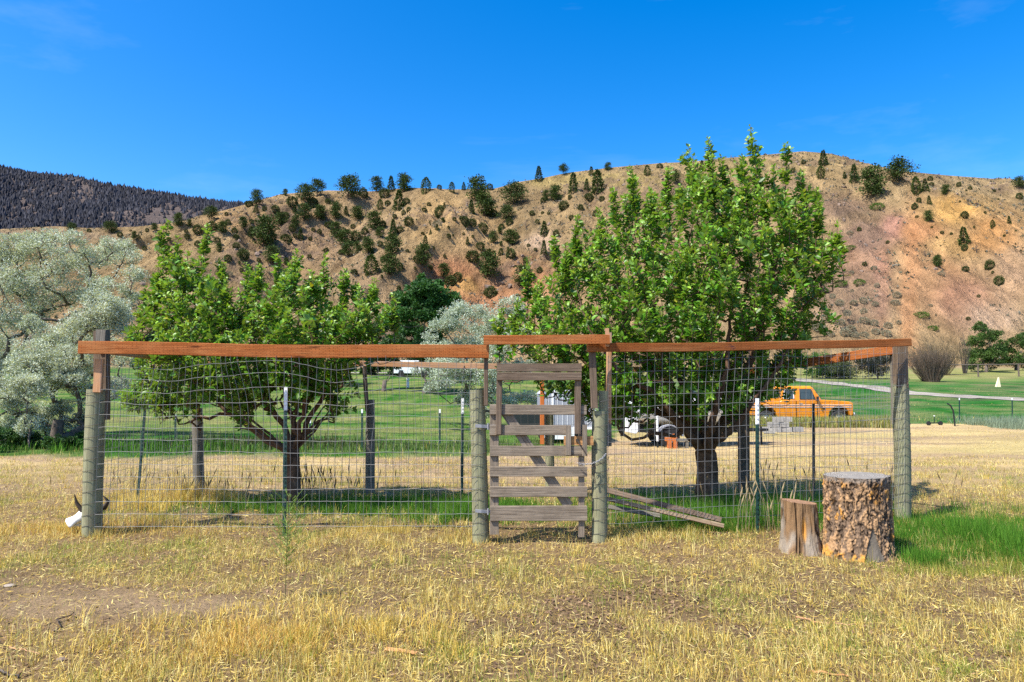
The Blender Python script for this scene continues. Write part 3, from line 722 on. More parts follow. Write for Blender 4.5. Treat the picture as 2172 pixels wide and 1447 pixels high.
apple_tree('taller dense apple tree right of the gate, its upright shoots reaching above the hill skyline', 9.8, (1495, 1068), poly2, limbs2, spk2, 1020, 1.6, .15, (1497, 960))

def blob_tree(name, label, cat, Y, base, blobs, lump, n_leaf, L, W, colA, colB, leafm, group=None, bark='bark_grey', up=.3, tr=.12, minz=None, twig=.008):
    """a broad tree or shrub whose crown is made of separate leafy clumps on real branches"""
    bx = P(base[0], base[1], Y); bx[2] = H1(bx[0], Y); root = empty(name, tuple(bx)); tag(root, label, cat, group)
    sk = Skel(); ids = sk.chain([bx + (0, 0, -.2), bx + (0, 0, .3), bx + (.05, 0, .8)], -1, [tr * 1.2, tr, tr * .9])
    f = np.array(sk.p[-1]); pos = []; d = []; cs = []; area = sum(q[2] ** 2 for q in blobs)
    bl = []
    for q in blobs:
        c = P(q[0], q[1], Y + (q[3] if len(q) > 3 else random.uniform(-.5, .5) * lump)); r = q[2] * Y / FOC
        bl.append((c, r, q[2] ** 2 / area))
    bl.sort(key=lambda t: np.linalg.norm(t[0] - f))
    for c, r, w in bl:
        e = sk.attach(c - np.array((0, 0, r * .5)), f, .4, .3, .06)
        sub = max(9, int(24 * w * len(bl))); cen = sk.p[e]
        m = int(n_leaf * w / sub) + 1
        for k in range(sub):
            v = nrm(RNG.normal(0, 1, 3)); v[2] = abs(v[2]) * .9 - .25 if random.random() < .8 else v[2]
            q = c + nrm(v) * r * random.uniform(.45, 1.0) * np.array((1, .8, .9))
            if q[2] < bx[2] + .1: continue
            sk.attach(q, cen, .35, .1, .03)
            rr = r * random.uniform(.2, .42)
            pp = RNG.normal(0, 1, (m, 3)); pp = nrm(pp) * (RNG.random((m, 1)) ** .45) * rr * np.array((1.15, 1.15, .8))
            pos.append(q + pp); d.append(nrm(pp) * .8 + np.array((0, 0, up)) + RNG.normal(0, .5, (m, 3)))
            cs.append(np.full(m, random.random()))
    pos = np.concatenate(pos); d = np.concatenate(d); cs = np.concatenate(cs)[:, None]; n = len(pos)
    k = pos[:, 2] > bx[2] + .05; pos, d, cs = pos[k], d[k], cs[k]; n = len(pos)
    col = (np.array(colA) * cs + np.array(colB) * (1 - cs)) * RNG.uniform(.7, 1.3, (n, 1))
    b = MB(); leaves(b, pos, d, nrm(RNG.normal(0, .8, (n, 3)) + np.array((-.35, -.6, .45))), L * RNG.uniform(.6, 1.3, n), W * 1.25, DIA_T, DIA_F, col)
    at_root(b.build('crown', M[leafm], None, False, kind='stuff'), root)
    b = MB(); sk.mesh(b, twig, .42, 5, rough=.1, maxr=tr * 1.2); at_root(b.build('trunk', M[bark], None, True), root)
    return root

SA, SB = (.54, .59, .48), (.31, .36, .28)
blob_tree('russian_olive_tree', 'tall silver grey leafed tree at the frame edge, behind the shorter silver one', 'tree', 24, (40, 930),
          [(30, 560, 60), (100, 535, 55), (60, 620, 60), (140, 560, 40), (195, 555, 48), (255, 545, 44), (280, 590, 32), (150, 625, 45), (235, 620, 42), (20, 690, 55), (-50, 600, 80), (-70, 720, 80), (0, 780, 50), (110, 500 + 20, 34), (20, 850, 40), (250, 660, 40), (190, 640, 30), (-90, 840, 70), (290, 640, 26), (70, 520, 34), (150, 510, 30), (15, 520, 30), (230, 530, 28), (100, 590, 44), (60, 680, 44), (10, 760, 50), (200, 600, 34), (260, 520, 20), (-20, 540, 50), (90, 650, 40)],
          3, 66000, .085, .024, SA, SB, 'silver', 'silver leafed trees', tr=.2)
blob_tree('russian_olive_tree', 'shorter bushy silver grey leafed tree on a dark crooked trunk, beside the fence corner post', 'tree', 20, (118, 945),
          [(215, 660, 52), (170, 700, 46), (120, 730, 50), (70, 770, 50), (150, 770, 50), (205, 740, 44), (235, 700, 36), (110, 810, 48), (60, 830, 42), (170, 830, 42), (90, 880, 36), (60, 905, 28), (130, 870, 30), (190, 790, 36), (250, 670, 32), (250, 820, 30), (40, 790, 30), (255, 760, 30), (30, 860, 36), (100, 920, 30), (150, 910, 26), (20, 900, 30), (180, 890, 26), (230, 840, 24), (140, 800, 34), (0, 830, 30), (70, 690, 30)],
          2.4, 72000, .075, .022, SA, SB, 'silver', 'silver leafed trees', tr=.16)
blob_tree('russian_olive_tree', 'silver grey leafed tree behind the gate, below the dark green tree', 'tree', 30, (1010, 910),
          [(1000, 665, 42), (950, 690, 36), (1040, 700, 40), (1085, 660, 34), (920, 740, 36), (990, 740, 44), (1060, 745, 44), (1100, 715, 34), (900, 790, 26), (950, 790, 40), (1020, 800, 44), (1080, 800, 38), (930, 820, 30), (1000, 850, 34), (1060, 850, 34), (1110, 850, 34), (1110, 780, 30), (1030, 880, 26)],
          3.5, 46000, .10, .03, (.47, .53, .43), (.28, .34, .26), 'silver', 'silver leafed trees', tr=.16)
DG, DG2 = (.030, .085, .022), (.018, .05, .014)
blob_tree('broadleaf_tree', 'dark green rounded tree in front of the hill, left of the silver tree', 'tree', 55, (905, 800),
          [(905, 622, 34), (870, 640, 32), (940, 645, 32), (850, 675, 28), (900, 670, 34), (945, 685, 30), (870, 710, 30), (910, 720, 30), (855, 740, 28), (890, 750, 28), (960, 665, 16), (890, 600, 18), (930, 605, 14)],
          5, 34000, .22, .12, (.045, .125, .025), (.025, .075, .018), 'green', 'dark green trees beyond the lawn', tr=.3)
blob_tree('broadleaf_tree', 'mid green scrubby tree left of the dark rounded tree, above the lawn', 'tree', 58, (815, 800),
          [(820, 690, 26), (790, 710, 26), (835, 730, 26), (800, 750, 26), (770, 770, 22), (830, 775, 24), (850, 700, 18)],
          5, 12000, .2, .1, (.05, .11, .035), (.035, .075, .025), 'green', 'dark green trees beyond the lawn', tr=.2)
for i, (bx_, w_, tp, sh, lb) in enumerate([(330, 60, 700, 0, 'dark green tree beyond the lawn, behind the left edge of the shorter apple tree'), (430, 70, 680, .1, 'dark green tree beyond the lawn, directly behind the shorter apple crown'),
                                  (560, 70, 690, 0, 'dark green tree beyond the lawn, above the trunk of the shorter apple tree'), (690, 60, 700, .1, 'dark green tree beyond the lawn, behind the right edge of the shorter apple tree')]):
    blob_tree('broadleaf_tree', lb, 'tree', 66, (bx_, 800), [(bx_ + random.uniform(-w_, w_) * .6, random.uniform(tp, 785), random.uniform(22, 30)) for _ in range(9)],
              6, 9000, .24, .13, DG, DG2, 'green', 'dark green trees beyond the lawn', tr=.25)
for bx_, lb, ca, cb, tp in [(1745, 'bright green shrub beyond the gravel road, under the descending side rail', (.06, .15, .02), (.04, .1, .015), 735),
                        (1800, 'olive green shrub beyond the gravel road, between bright green and dark thorny shrubs', (.08, .10, .04), (.05, .065, .03), 752),
                        (1862, 'dark thorny shrub beyond the gravel road, just left of the right corner post', (.045, .05, .028), (.03, .032, .02), 750)]:
    blob_tree('shrub', lb, 'shrub', 74, (bx_, 806), [(bx_ + random.uniform(-30, 30), random.uniform(tp + 12, 795), random.uniform(14, 22)) for _ in range(9)],
              4, 7000, .16, .07, ca, cb, 'green', 'shrubs beyond the gravel road', tr=.08)
blob_tree('broadleaf_tree', 'low dark green tree beyond the lawn, directly behind the white van', 'tree', 83, (850, 800), [(735, 780, 20), (765, 768, 22), (795, 780, 20), (825, 768, 22), (860, 778, 20), (890, 770, 22), (780, 790, 16), (840, 792, 14), (915, 785, 18)],
          5, 12000, .26, .15, (.028, .07, .02), (.015, .04, .012), 'green', 'dark green trees beyond the lawn', tr=.25)
JA, JB = (.07, .13, .022), (.035, .075, .014)
blob_tree('juniper_tree', 'tall bushy green juniper at the foot of the hill, behind the rail fence', 'tree', 92, (2092, 782),
          [(2075, 700, 16), (2070, 730, 20), (2095, 720, 20), (2112, 708, 14), (2085, 755, 24), (2110, 750, 22), (2060, 755, 16), (2125, 730, 12), (2100, 770, 20), (2065, 775, 16), (2080, 690, 9)], 5, 14000, .2, .09, JA, JB, 'green', 'junipers behind the rail fence', tr=.2)
blob_tree('juniper_tree', 'low spreading green juniper at the foot of the hill, beside the tall one', 'tree', 96, (2155, 782),
          [(2135, 745, 18), (2160, 725, 18), (2180, 735, 20), (2150, 765, 20), (2180, 765, 20), (2130, 770, 14), (2210, 750, 24), (2168, 712, 10), (2240, 760, 22)], 5, 12000, .2, .09, (.06, .12, .018), (.035, .075, .012), 'green', 'junipers behind the rail fence', tr=.2)
blob_tree('shrub', 'low dark green bush on the grass under the silver trees', 'shrub', 19, (60, 955), [(20, 930, 26), (60, 935, 24), (110, 940, 20), (150, 940, 18), (-20, 925, 26), (180, 925, 16)], 1.5, 9000, .06, .03, (.05, .12, .03), (.02, .05, .012), 'green', tr=.03, twig=.003)

# brown leafless willow thicket by the road
def stem_bush(label, Y, base, top, spread, n, col, name='willow_thicket', r=.02):
    bx = P(base[0], base[1], Y); bx[2] = H1(bx[0], Y); hgt = P(top[0], top[1], Y)[2] - bx[2]; w = spread * Y / FOC
    b = MB()
    for k in range(n):
        a = random.uniform(-1, 1); c = random.uniform(-1, 1) * .7; hh = hgt * random.uniform(.6, 1.05) * (1 - .28 * a * a)
        p0 = bx + np.array((a * w * .25, c * w * .3, -.1)); p3 = bx + np.array((a * w, c * w * .7, hh))
        m = p0 * .55 + p3 * .45 + np.array((0, 0, hh * .12)) + RNG.normal(0, .1, 3)
        t = np.linspace(0, 1, 5)[:, None]; q = (1 - t) ** 2 * p0 + 2 * t * (1 - t) * m + t * t * p3
        cc = np.array(col) * random.uniform(.6, 1.4)
        b.tube(q, np.linspace(r, r * .3, 5), 3, 0, cc)
        for j in range(4):
            s_ = q[random.choice((2, 3, 3, 4))]; b.tube(np.array([s_, s_ + RNG.normal(0, .12, 3) * hgt * .35 + (0, 0, hgt * .16)]), (r * .5, r * .15), 3, 0, cc)
    o = b.build(name, M['grass'], None, kind=None, origin=tuple(bx)); return tag(o, label, 'shrub')
stem_bush('brown leafless willow thicket fanning upward beside the right corner post', 70, (1975, 812), (1978, 740), 46, 480, (.17, .125, .09))
stem_bush('tan bare stemmed brush at the hill foot behind the thicket', 84, (1990, 790), (1990, 722), 60, 330, (.24, .18, .10))
stem_bush('small dead branching snag beside the tall juniper', 88, (2045, 772), (2045, 712), 14, 22, (.10, .085, .07), 'dead_snag', .05)

# ---------------------------------------------------------------- trees on the hill
def proto_conifer(kind, seed):
    """a conifer one metre tall: returns (crown mesh, trunk mesh)"""
    rg = np.random.default_rng(seed); b = MB(); w = MB()
    if kind == 'c': spec = dict(n=900, prof=lambda t: .30 * (1 - t) ** .8 + .015, z0=.04)
    elif kind == 'r': spec = dict(n=900, prof=lambda t: .30 * np.sin(np.clip(t * .9 + .12, 0, 1) * PI) ** .6, z0=.02)
    elif kind == 'b': spec = dict(n=800, prof=lambda t: .62 * np.sqrt(np.clip(1 - t ** 2.2, 0, 1)) * .95, z0=.0)
    elif kind == 's': spec = dict(n=600, prof=lambda t: .8 * np.sqrt(np.clip(1 - t ** 2, 0, 1)), z0=.0)
    elif kind == 'm': spec = dict(n=700, prof=lambda t: 1.45 * np.sqrt(np.clip(1 - t ** 2, 0, 1)), z0=.0)
    else: spec = None
    if kind in 'pw':
        # open pine: whorled limbs carrying flat needle clumps
        lean = rg.normal(0, .03, 2); nl = 26 if kind == 'p' else 30; P_ = []; D_ = []
        w.tube(np.array([(0, 0, -.05), (lean[0] * .4, 0, .4), (lean[0], lean[1], .93)]), (.028, .02, .006), 5, 0, (.1, .07, .05))
        for k in range(nl):
            t = (.06 if kind == 'p' else .14) + (.88 if kind == 'p' else .8) * (k + rg.random()) / nl; a = rg.random() * 2 * PI
            rr = ((.27 if kind == 'p' else .42) * np.sin(min(1, t * .72 + .26) * PI) ** .6 + .04) * rg.uniform(.6, 1.15)
            e = np.array((np.cos(a) * rr, np.sin(a) * rr, min(.98, t + rr * .25)))
            w.tube(np.array([(0, 0, t - .03), e * (.6, .6, 1) + (0, 0, -.02), e]), (.009, .006, .003), 3, 0, (.1, .07, .05))
            for q in (e, e * (.62, .62, 1.0)):
                m = 34; pp = rg.normal(0, 1, (m, 3)) * (.08, .08, .048) * (1.0 if kind == 'p' else 1.2); P_.append(q + pp); D_.append(pp + (0, 0, .03) + rg.normal(0, .04, (m, 3)))
        P_ = np.concatenate(P_); D_ = np.concatenate(D_); L = .075
    else:
        n = spec['n']; a = rg.random(n) * 2 * PI
        if kind in 'bsm':
            n = int(n * 1.4); a = rg.random(n) * 2 * PI; u = nrm(rg.normal(0, 1, (n, 3))); R_ = {'b': .58, 's': .8, 'm': 1.35}[kind]
            lob = .75 + .45 * fbm(u[:, 0] * 2.2 + seed, u[:, 1] * 2.2 + u[:, 2] * 2, 2, seed); q = (lob * rg.uniform(.3, 1.05, n) ** .4)[:, None] * u
            P_ = q * (R_, R_, .66) + (0, 0, .34); D_ = u + rg.normal(0, .5, (n, 3)); L = .15 * (1.3 if kind == 'm' else 1)
        else:
            t = rg.random(n) ** (1.25 if kind == 'c' else .9); z = -.16 + t * 1.16; tt_ = np.clip(t, 0, 1)
            lob = .78 + .36 * fbm(np.cos(a) * 2.2 + seed, np.sin(a) * 2.2 + z * 4, 2, seed)
            if kind == 'c': lob = lob * (.78 + .36 * ((t * 9 + seed * .3) % 1))
            rr = spec['prof'](tt_) * lob * rg.uniform(.25, 1.06, n) ** .6
            P_ = np.stack([np.cos(a) * rr, np.sin(a) * rr, z], -1); D_ = np.stack([np.cos(a), np.sin(a), np.full(n, .35 if kind != 'c' else .1)], -1) + rg.normal(0, .45, (n, 3)); L = .09
        w.tube(np.array([(0, 0, -.08), (0, 0, .75 if kind in 'cr' else .3)]), (.03, .008), 5, 0, (.1, .07, .05))
    n = len(P_); base = {'c': (.042, .072, .018), 'r': (.055, .088, .020), 'b': (.062, .080, .026), 's': (.19, .185, .135), 'm': (.06, .12, .02), 'p': (.050, .080, .020), 'w': (.045, .072, .020)}[kind]
    col = np.array(base) * rg.uniform(.55, 1.5, (n, 1)) * (.85 + .4 * rg.random((n, 1)) * np.array((1.2, 1, .6)))
    leaves(b, P_, D_, nrm(rg.normal(0, .9, (n, 3)) + (-.2, -.3, .3)), L * rg.uniform(.6, 1.35, n), L * .62, DIA_T, DIA_F, col)
    o1 = b.build('crown', M['needle']); o2 = w.build('trunk', M['grass']); r_ = (o1.data, o2.data)
    bpy.data.objects.remove(o1); bpy.data.objects.remove(o2); return r_
def proto_dead(seed):
    rg = np.random.default_rng(seed); w = MB()
    w.tube(np.array([(0, 0, -.05), (.03, 0, .5), (.0, 0, 1)]), (.03, .02, .006), 5, 0, (.16, .13, .11))
    for k in range(26):
        t = .15 + .8 * rg.random(); a = rg.random() * 2 * PI; rr = .36 * (1.1 - t) * rg.uniform(.6, 1.2) + .08
        e = np.array((np.cos(a) * rr, np.sin(a) * rr, t + rr * .6)); w.tube(np.array([(0, 0, t), e * (.5, .5, 1) + (0, 0, -.03), e]), (.014, .009, .004), 3, 0, (.16, .13, .11))
        for j in range(3):
            w.tube(np.array([e * (.7, .7, 1) + (0, 0, -.02), e + rg.normal(0, .09, 3)]), (.006, .003), 3, 0, (.17, .14, .12))
    o = w.build('branches', M['grass']); d = o.data; bpy.data.objects.remove(o); return d
PR = {k: [proto_conifer(k, 100 + 7 * i + ord(k)) for i in range(3)] for k in 'crbsmpw'}
PD = [proto_dead(5), proto_dead(9)]
R1 = "475,510,70,w 585,505,30,b 720,515,85,w 880,558,55,p 910,545,30,b 790,540,45,b 968,505,30,b 1015,500,50,p 1175,465,90,p 1245,480,50,p 1390,420,90,w 1395,490,70,b 1465,520,80,p 1500,460,50,b 1490,395,30,b 1300,520,70,b 1225,505,25,b 1600,480,75,p 1655,455,38,b 1655,540,75,p 1735,600,210,p 1790,560,60,b 1685,385,50,c 1740,365,40,b 1810,380,60,b 1690,325,100,p 1640,335,50,b 1600,682,90,b 1785,720,120,p 1850,465,90,p 1555,610,50,b 1555,555,45,b 1430,580,55,b 1640,760,50,b 1230,560,40,b 1370,560,40,b 1300,600,50,b 1440,640,60,p 1500,700,60,b 950,630,35,b 1110,560,30,b 860,500,18,b"
R2 = "15,268,50,p 145,325,140,w 228,262,110,w 60,335,80,b 195,340,90,b 430,290,160,w 530,270,80,b 615,240,95,p 670,275,80,b 712,215,95,c 800,240,125,p 942,250,108,r 1030,222,42,b 1112,242,70,r 1190,222,50,c 1280,300,165,p 1362,222,48,b 1685,160,90,c 1845,130,65,w 1912,230,125,c 2030,130,60,c 2072,240,155,c 2140,100,55,p 78,385,60,c 20,415,45,b 140,450,110,p 80,490,90,p 240,425,100,p 350,420,120,p 415,385,55,c 490,425,90,p 20,575,80,b 115,550,70,c 240,520,40,b 350,545,110,p 285,635,35,b 405,590,110,p 480,565,90,b 600,490,120,p 640,355,70,r 658,470,60,b 765,345,120,c 815,315,50,b 795,395,40,b 828,370,40,b 725,515,100,c 735,415,30,b 828,460,65,b 770,510,55,b 720,650,130,p 1035,400,95,b 1062,345,40,c 968,460,35,c 1015,490,40,c 972,518,32,c 1090,480,20,b 1240,380,90,c 1190,455,80,b 1330,395,150,p 1245,460,60,b 1315,500,80,b 1520,330,160,w 1470,440,120,w 1385,400,60,b 1440,485,50,b 1490,455,60,b 1730,300,75,p 1795,300,110,p 1850,355,70,b 2000,225,75,c 2015,300,60,b 1720,530,100,c 1640,395,40,b 1600,490,70,d 1675,450,40,b 1710,385,25,b 1748,390,22,b 1800,530,55,b 938,600,80,c 920,740,150,p 880,700,60,b 1215,590,50,c 1250,545,22,b 1190,530,22,b 1090,550,35,b 1120,540,20,b 1385,575,80,p 1500,585,100,p 1300,620,60,b 1250,690,90,b 1435,660,50,r 1500,675,75,b 1718,640,85,c 1790,690,90,b 1355,805,180,p 1370,930,90,b 1585,870,150,p 1065,680,30,b 1060,810,90,p 1100,850,80,b 580,780,130,r 490,650,80,p 430,665,100,p 560,650,110,p 380,650,40,b 700,800,140,p 770,760,60,b 590,650,30,b 250,600,60,d 330,610,60,d 285,440,70,d 545,420,60,d 990,622,25,b 870,760,25,b 1545,960,45,b 1150,815,60,b 1690,770,50,b 180,560,30,b 200,500,30,b 640,540,70,p 540,520,60,b 500,380,40,b 690,330,50,b 930,370,40,b 960,330,30,b 1130,430,30,b 1890,290,40,b 1960,360,50,b 1900,420,40,b 2060,400,50,b 2100,300,45,b 300,480,50,b 460,480,40,b 640,600,50,b 660,700,50,b 820,640,30,b"
R3 = "527,210,95,c 510,290,75,r 662,300,45,c 725,318,110,c 795,300,50,b 845,420,200,p 1015,325,155,w 1120,395,110,r 1178,378,75,c 1218,345,30,b 1210,310,40,b 1262,300,35,d 1310,410,65,p 1393,352,38,b 1465,370,30,b 1440,382,15,b 1620,388,20,b 1780,370,80,w 1780,425,50,b 1138,458,40,b 1203,460,55,c 1400,462,15,b 1110,505,50,b 1125,555,20,b 1200,578,75,p 1430,545,50,b 1560,522,20,b 1715,590,55,c 1610,625,50,r 1645,440,15,b 1425,710,105,c 1430,765,50,b 1250,680,18,b 1285,660,22,b 1345,660,22,b 1220,628,16,b 1683,673,18,b 1175,800,40,d 1260,868,80,p 1435,890,40,b 1590,880,70,b 1650,980,75,b 1610,905,20,b 1520,1060,22,b 1452,1205,28,b 1155,1187,36,m 1225,1265,30,m 755,970,32,m 635,990,38,m 697,757,30,m 870,490,42,m 755,635,35,b 695,410,50,d 790,865,30,b 1505,790,50,d 585,1060,28,s 630,1105,40,s 720,1110,30,s 780,1095,40,s 860,1120,30,s 680,1180,35,s 785,1160,35,s 785,1225,40,s 850,1240,40,s 640,1230,40,s 540,1210,40,s 665,1305,50,s 700,1270,40,s 730,1320,35,s 785,1310,35,s 860,1300,40,s 940,1260,40,s 985,1110,35,s 1000,1060,40,s 695,660,28,s 705,910,22,s 575,1310,40,s 500,1270,60,s 870,1000,30,s 710,1025,20,s 605,1225,30,s 930,1300,40,s -250,240,60,c -320,330,70,b -180,330,70,p -100,250,50,b -420,330,80,p 60,330,60,b 330,260,40,b 400,200,30,b -600,280,70,r -520,230,40,b"
items = []
for txt, ox, oy, k in ((R1, 0, 330, 3.103), (R2, 600, 330, 3.103), (R3, 1572, 280, 3.015)):
    for q in txt.split():
        a, b_, c_, t_ = q.split(','); items.append((ox + float(a) / k, oy + float(b_) / k, float(c_) / k, t_))
# scatter of the smaller ones nobody could place exactly, within the same slope
for _ in range(52):
    px_ = random.uniform(470, 1180); items.append((px_, random.uniform(np.interp(px_, cpx, cpy) + 25, 640), random.uniform(7, 16), random.choice('bbpbs')))
for _ in range(14):
    px_ = random.uniform(1760, 2300); items.append((px_, random.uniform(np.interp(px_, cpx, cpy) + 20, 700), random.uniform(5, 11), random.choice('bbs')))
PH = {'c': ('dark pointed juniper', 'pointed junipers', 'juniper_tree', 'tree'), 'r': ('dense oval juniper', 'oval junipers', 'juniper_tree', 'tree'), 'b': ('dark rounded bush', 'rounded bushes', 'juniper_bush', 'shrub'),
      's': ('grey sagebrush clump', 'sagebrush clumps', 'sagebrush', 'shrub'), 'm': ('green brush mat', 'green mats', 'mat_shrub', 'shrub'), 'p': ('open branched pine', 'open pines', 'pine_tree', 'tree'),
      'w': ('broad spreading pine', 'spreading pines', 'pine_tree', 'tree'), 'd': ('bare dead tree', 'dead trees', 'dead_tree', 'tree')}
def band(px, py):
    d = py - np.interp(px, cpx, cpy)
    return 'on the hill skyline' if d < 14 else 'just below the ridge' if d < 55 else 'halfway up the hillside' if d < 150 else 'low on the hillside'
WORDS = 'first second third fourth fifth sixth seventh eighth ninth tenth eleventh twelfth thirteenth fourteenth fifteenth sixteenth seventeenth eighteenth nineteenth twentieth'.split()
def ordinal(n):
    return WORDS[n] if n < 20 else '%dth' % (n + 1) if (n + 1) % 10 not in (1, 2, 3) else '%d%s' % (n + 1, {1: 'st', 2: 'nd', 3: 'rd'}[(n + 1) % 10])
def region(px): return 'left of the dark tree' if px < 850 else 'between the apple crowns' if px < 1180 else 'behind the taller apple tree' if px < 1760 else 'right of the taller apple tree'
items.sort(key=lambda q: q[0]); count = {}
for px_, py_, h_, t_ in items:
    p = hill_hit(px_, py_); hh = h_ * p[1] / FOC * {'b': .72, 's': .85, 'm': .85, 'w': .95}.get(t_, 1.0)
    kk = (t_, band(px_, py_), region(px_)); i = count[kk] = count.get(kk, -1) + 1
    ph, pl, nm, ct = PH[t_]
    r = empty(nm, (p[0], p[1], p[2] - .03 * hh), random.uniform(0, 6.28)); wd = random.uniform(.85, 1.2)
    r.scale = (hh * wd, hh * wd, hh)
    tag(r, '%s %s, %s, %s from left' % (ph, kk[1], kk[2], ordinal(i)), ct, pl + ' on the hillside')
    if t_ == 'd':
        o = bpy.data.objects.new('branches', random.choice(PD)); COL.objects.link(o); o.parent = r
    else:
        for me, nm2 in zip(random.choice(PR[t_]), ('crown', 'trunk')):
            o = bpy.data.objects.new(nm2, me); COL.objects.link(o); o.parent = r
# tiny sage, grass tufts and loose rock speckling the slope
b = MB(); n = 9000
Yq = YB + (YR - YB) * RNG.random(n) ** .9; Xq = RNG.uniform(-.85, .85, n) * Yq
k = fbm(Xq * .05, Yq * .05, 3, 141) + RNG.normal(0, .06, n) > .47; Xq, Yq = Xq[k], Yq[k]; n = len(Xq); Zq = hillz(Xq, Yq)
for j in range(5):
    sz = RNG.uniform(.18, .6, n)
    pp = np.stack([Xq, Yq, Zq + sz * .15], -1) + RNG.normal(0, .2, (n, 3)) * (1, 1, .5)
    cc = np.where(RNG.random((n, 1)) < .5, np.array([[.10, .10, .06]]), np.array([[.15, .14, .11]])) * RNG.uniform(.6, 1.3, (n, 1))
    leaves(b, pp, nrm(RNG.normal(0, .6, (n, 3)) + (0, 0, .8)), nrm(RNG.normal(0, 1, (n, 3))), sz, sz * .8, DIA_T, DIA_F, cc)
tag(b.build('low_brush', M['needle'], kind='stuff'), 'small sage and grass tufts speckling the bare slopes', 'brush')
b = MB()
ico = np.array([(0, 0, 1), (.89, 0, .45), (.28, .85, .45), (-.72, .53, .45), (-.72, -.53, .45), (.28, -.85, .45), (.72, .53, -.45), (-.28, .85, -.45), (-.89, 0, -.45), (-.28, -.85, -.45), (.72, -.53, -.45), (0, 0, -1)])
icf = np.array([(0, 1, 2), (0, 2, 3), (0, 3, 4), (0, 4, 5), (0, 5, 1), (1, 6, 2), (2, 7, 3), (3, 8, 4), (4, 9, 5), (5, 10, 1), (6, 7, 2), (7, 8, 3), (8, 9, 4), (9, 10, 5), (10, 6, 1), (11, 7, 6), (11, 8, 7), (11, 9, 8), (11, 10, 9), (11, 6, 10)])
n = 5200; Yq = RNG.uniform(YB + 3, YR - 3, n); Xq = RNG.uniform(-.82, .82, n) * Yq
rk = sstep(.54, .64, fbm(Xq * .05, Yq * .05, 3, 41)); pq = proj(np.stack([Xq, Yq, hillz(Xq, Yq)], -1))
rk = np.maximum(rk, np.clip(blob(*pq, 1790, 445, 80, 28) + blob(*pq, 1830, 500, 50, 40) + .8 * blob(*pq, 770, 440, 80, 25) + .7 * blob(*pq, 1200, 455, 60, 20), 0, 1))
k = RNG.random(n) < rk * .5 + .02; Xq, Yq = Xq[k], Yq[k]; n = len(Xq); Zq = hillz(Xq, Yq)
S = (RNG.uniform(.15, .75, n) ** 1.4)[:, None, None] * RNG.uniform(.5, 1.3, (n, 12, 1)) * RNG.uniform(.6, 1.3, (n, 1, 3))
V = ico[None] * S + np.stack([Xq, Yq, Zq], -1)[:, None]
b.add(V.reshape(-1, 3), (np.arange(n)[:, None, None] * 12 + icf[None]).reshape(-1, 3), 0)
tag(b.build('hillside_rocks', M['rock'], kind='stuff'), 'broken brown rock outcrops scattered over the slopes', 'rocks')

# ---------------------------------------------------------------- the garden fence
def pole(b, p0, p1, r0, r1, mat=0, seg=22):
    n = max(8, int(np.linalg.norm(np.array(p1) - np.array(p0)) / .07)); t = np.linspace(0, 1, n)[:, None]
    q = np.array(p0) + (np.array(p1) - np.array(p0)) * t
    q[:, 0] += np.sin(t[:, 0] * 5 + p0[0]) * .004
    b.tube(q, np.linspace(r0, r1, n), seg, mat, None, True, rough=.07)
def foot(p, down=.25): q = np.array(p, float); q[2] = H1(q[0], q[1]) - down; return q
def tstake(parent, Y, top, base, tip=.19, dark=False, name='metal_stake', s=1.0):
    """steel fence stake: T section with studs and a white dipped tip"""
    pt = P(top[0], top[1], Y); pb = P(base[0], base[1], Y); pb[2] = H1(pb[0], Y) - .15
    ax = nrm(pt - pb); L = np.linalg.norm(pt - pb); w = .042 * s
    b = MB(); cut = pt - ax * tip
    for a_, c_, m_ in ((pb, cut, 0), (cut, pt, 1)):
        b.board(np.array([a_ + (0, -.0, 0), c_]), w, .006 * s, (1, 0, 0), m_, .001)
        b.board(np.array([a_ + (0, .02 * s, 0), c_ + (0, .02 * s, 0)]), .034 * s, .006 * s, (0, 1, 0), m_, .001)
    k = .1
    while k < L - .02 and s <= 1.05:
        q = pb + ax * k; b.box(q + np.array((0, -.006, 0)), (.012, .010, .018), 1 if k > L - tip else 0); k += .054
    mm = [M['stake_dark'] if dark else M['stake'], M['stake_dark'] if dark == 2 else M['white']]
    if parent is None: return b.build(name, mm, None, origin=tuple(pb + (0, 0, .15)))
    o = b.build(name, mm, None); at_root(o, parent); return o
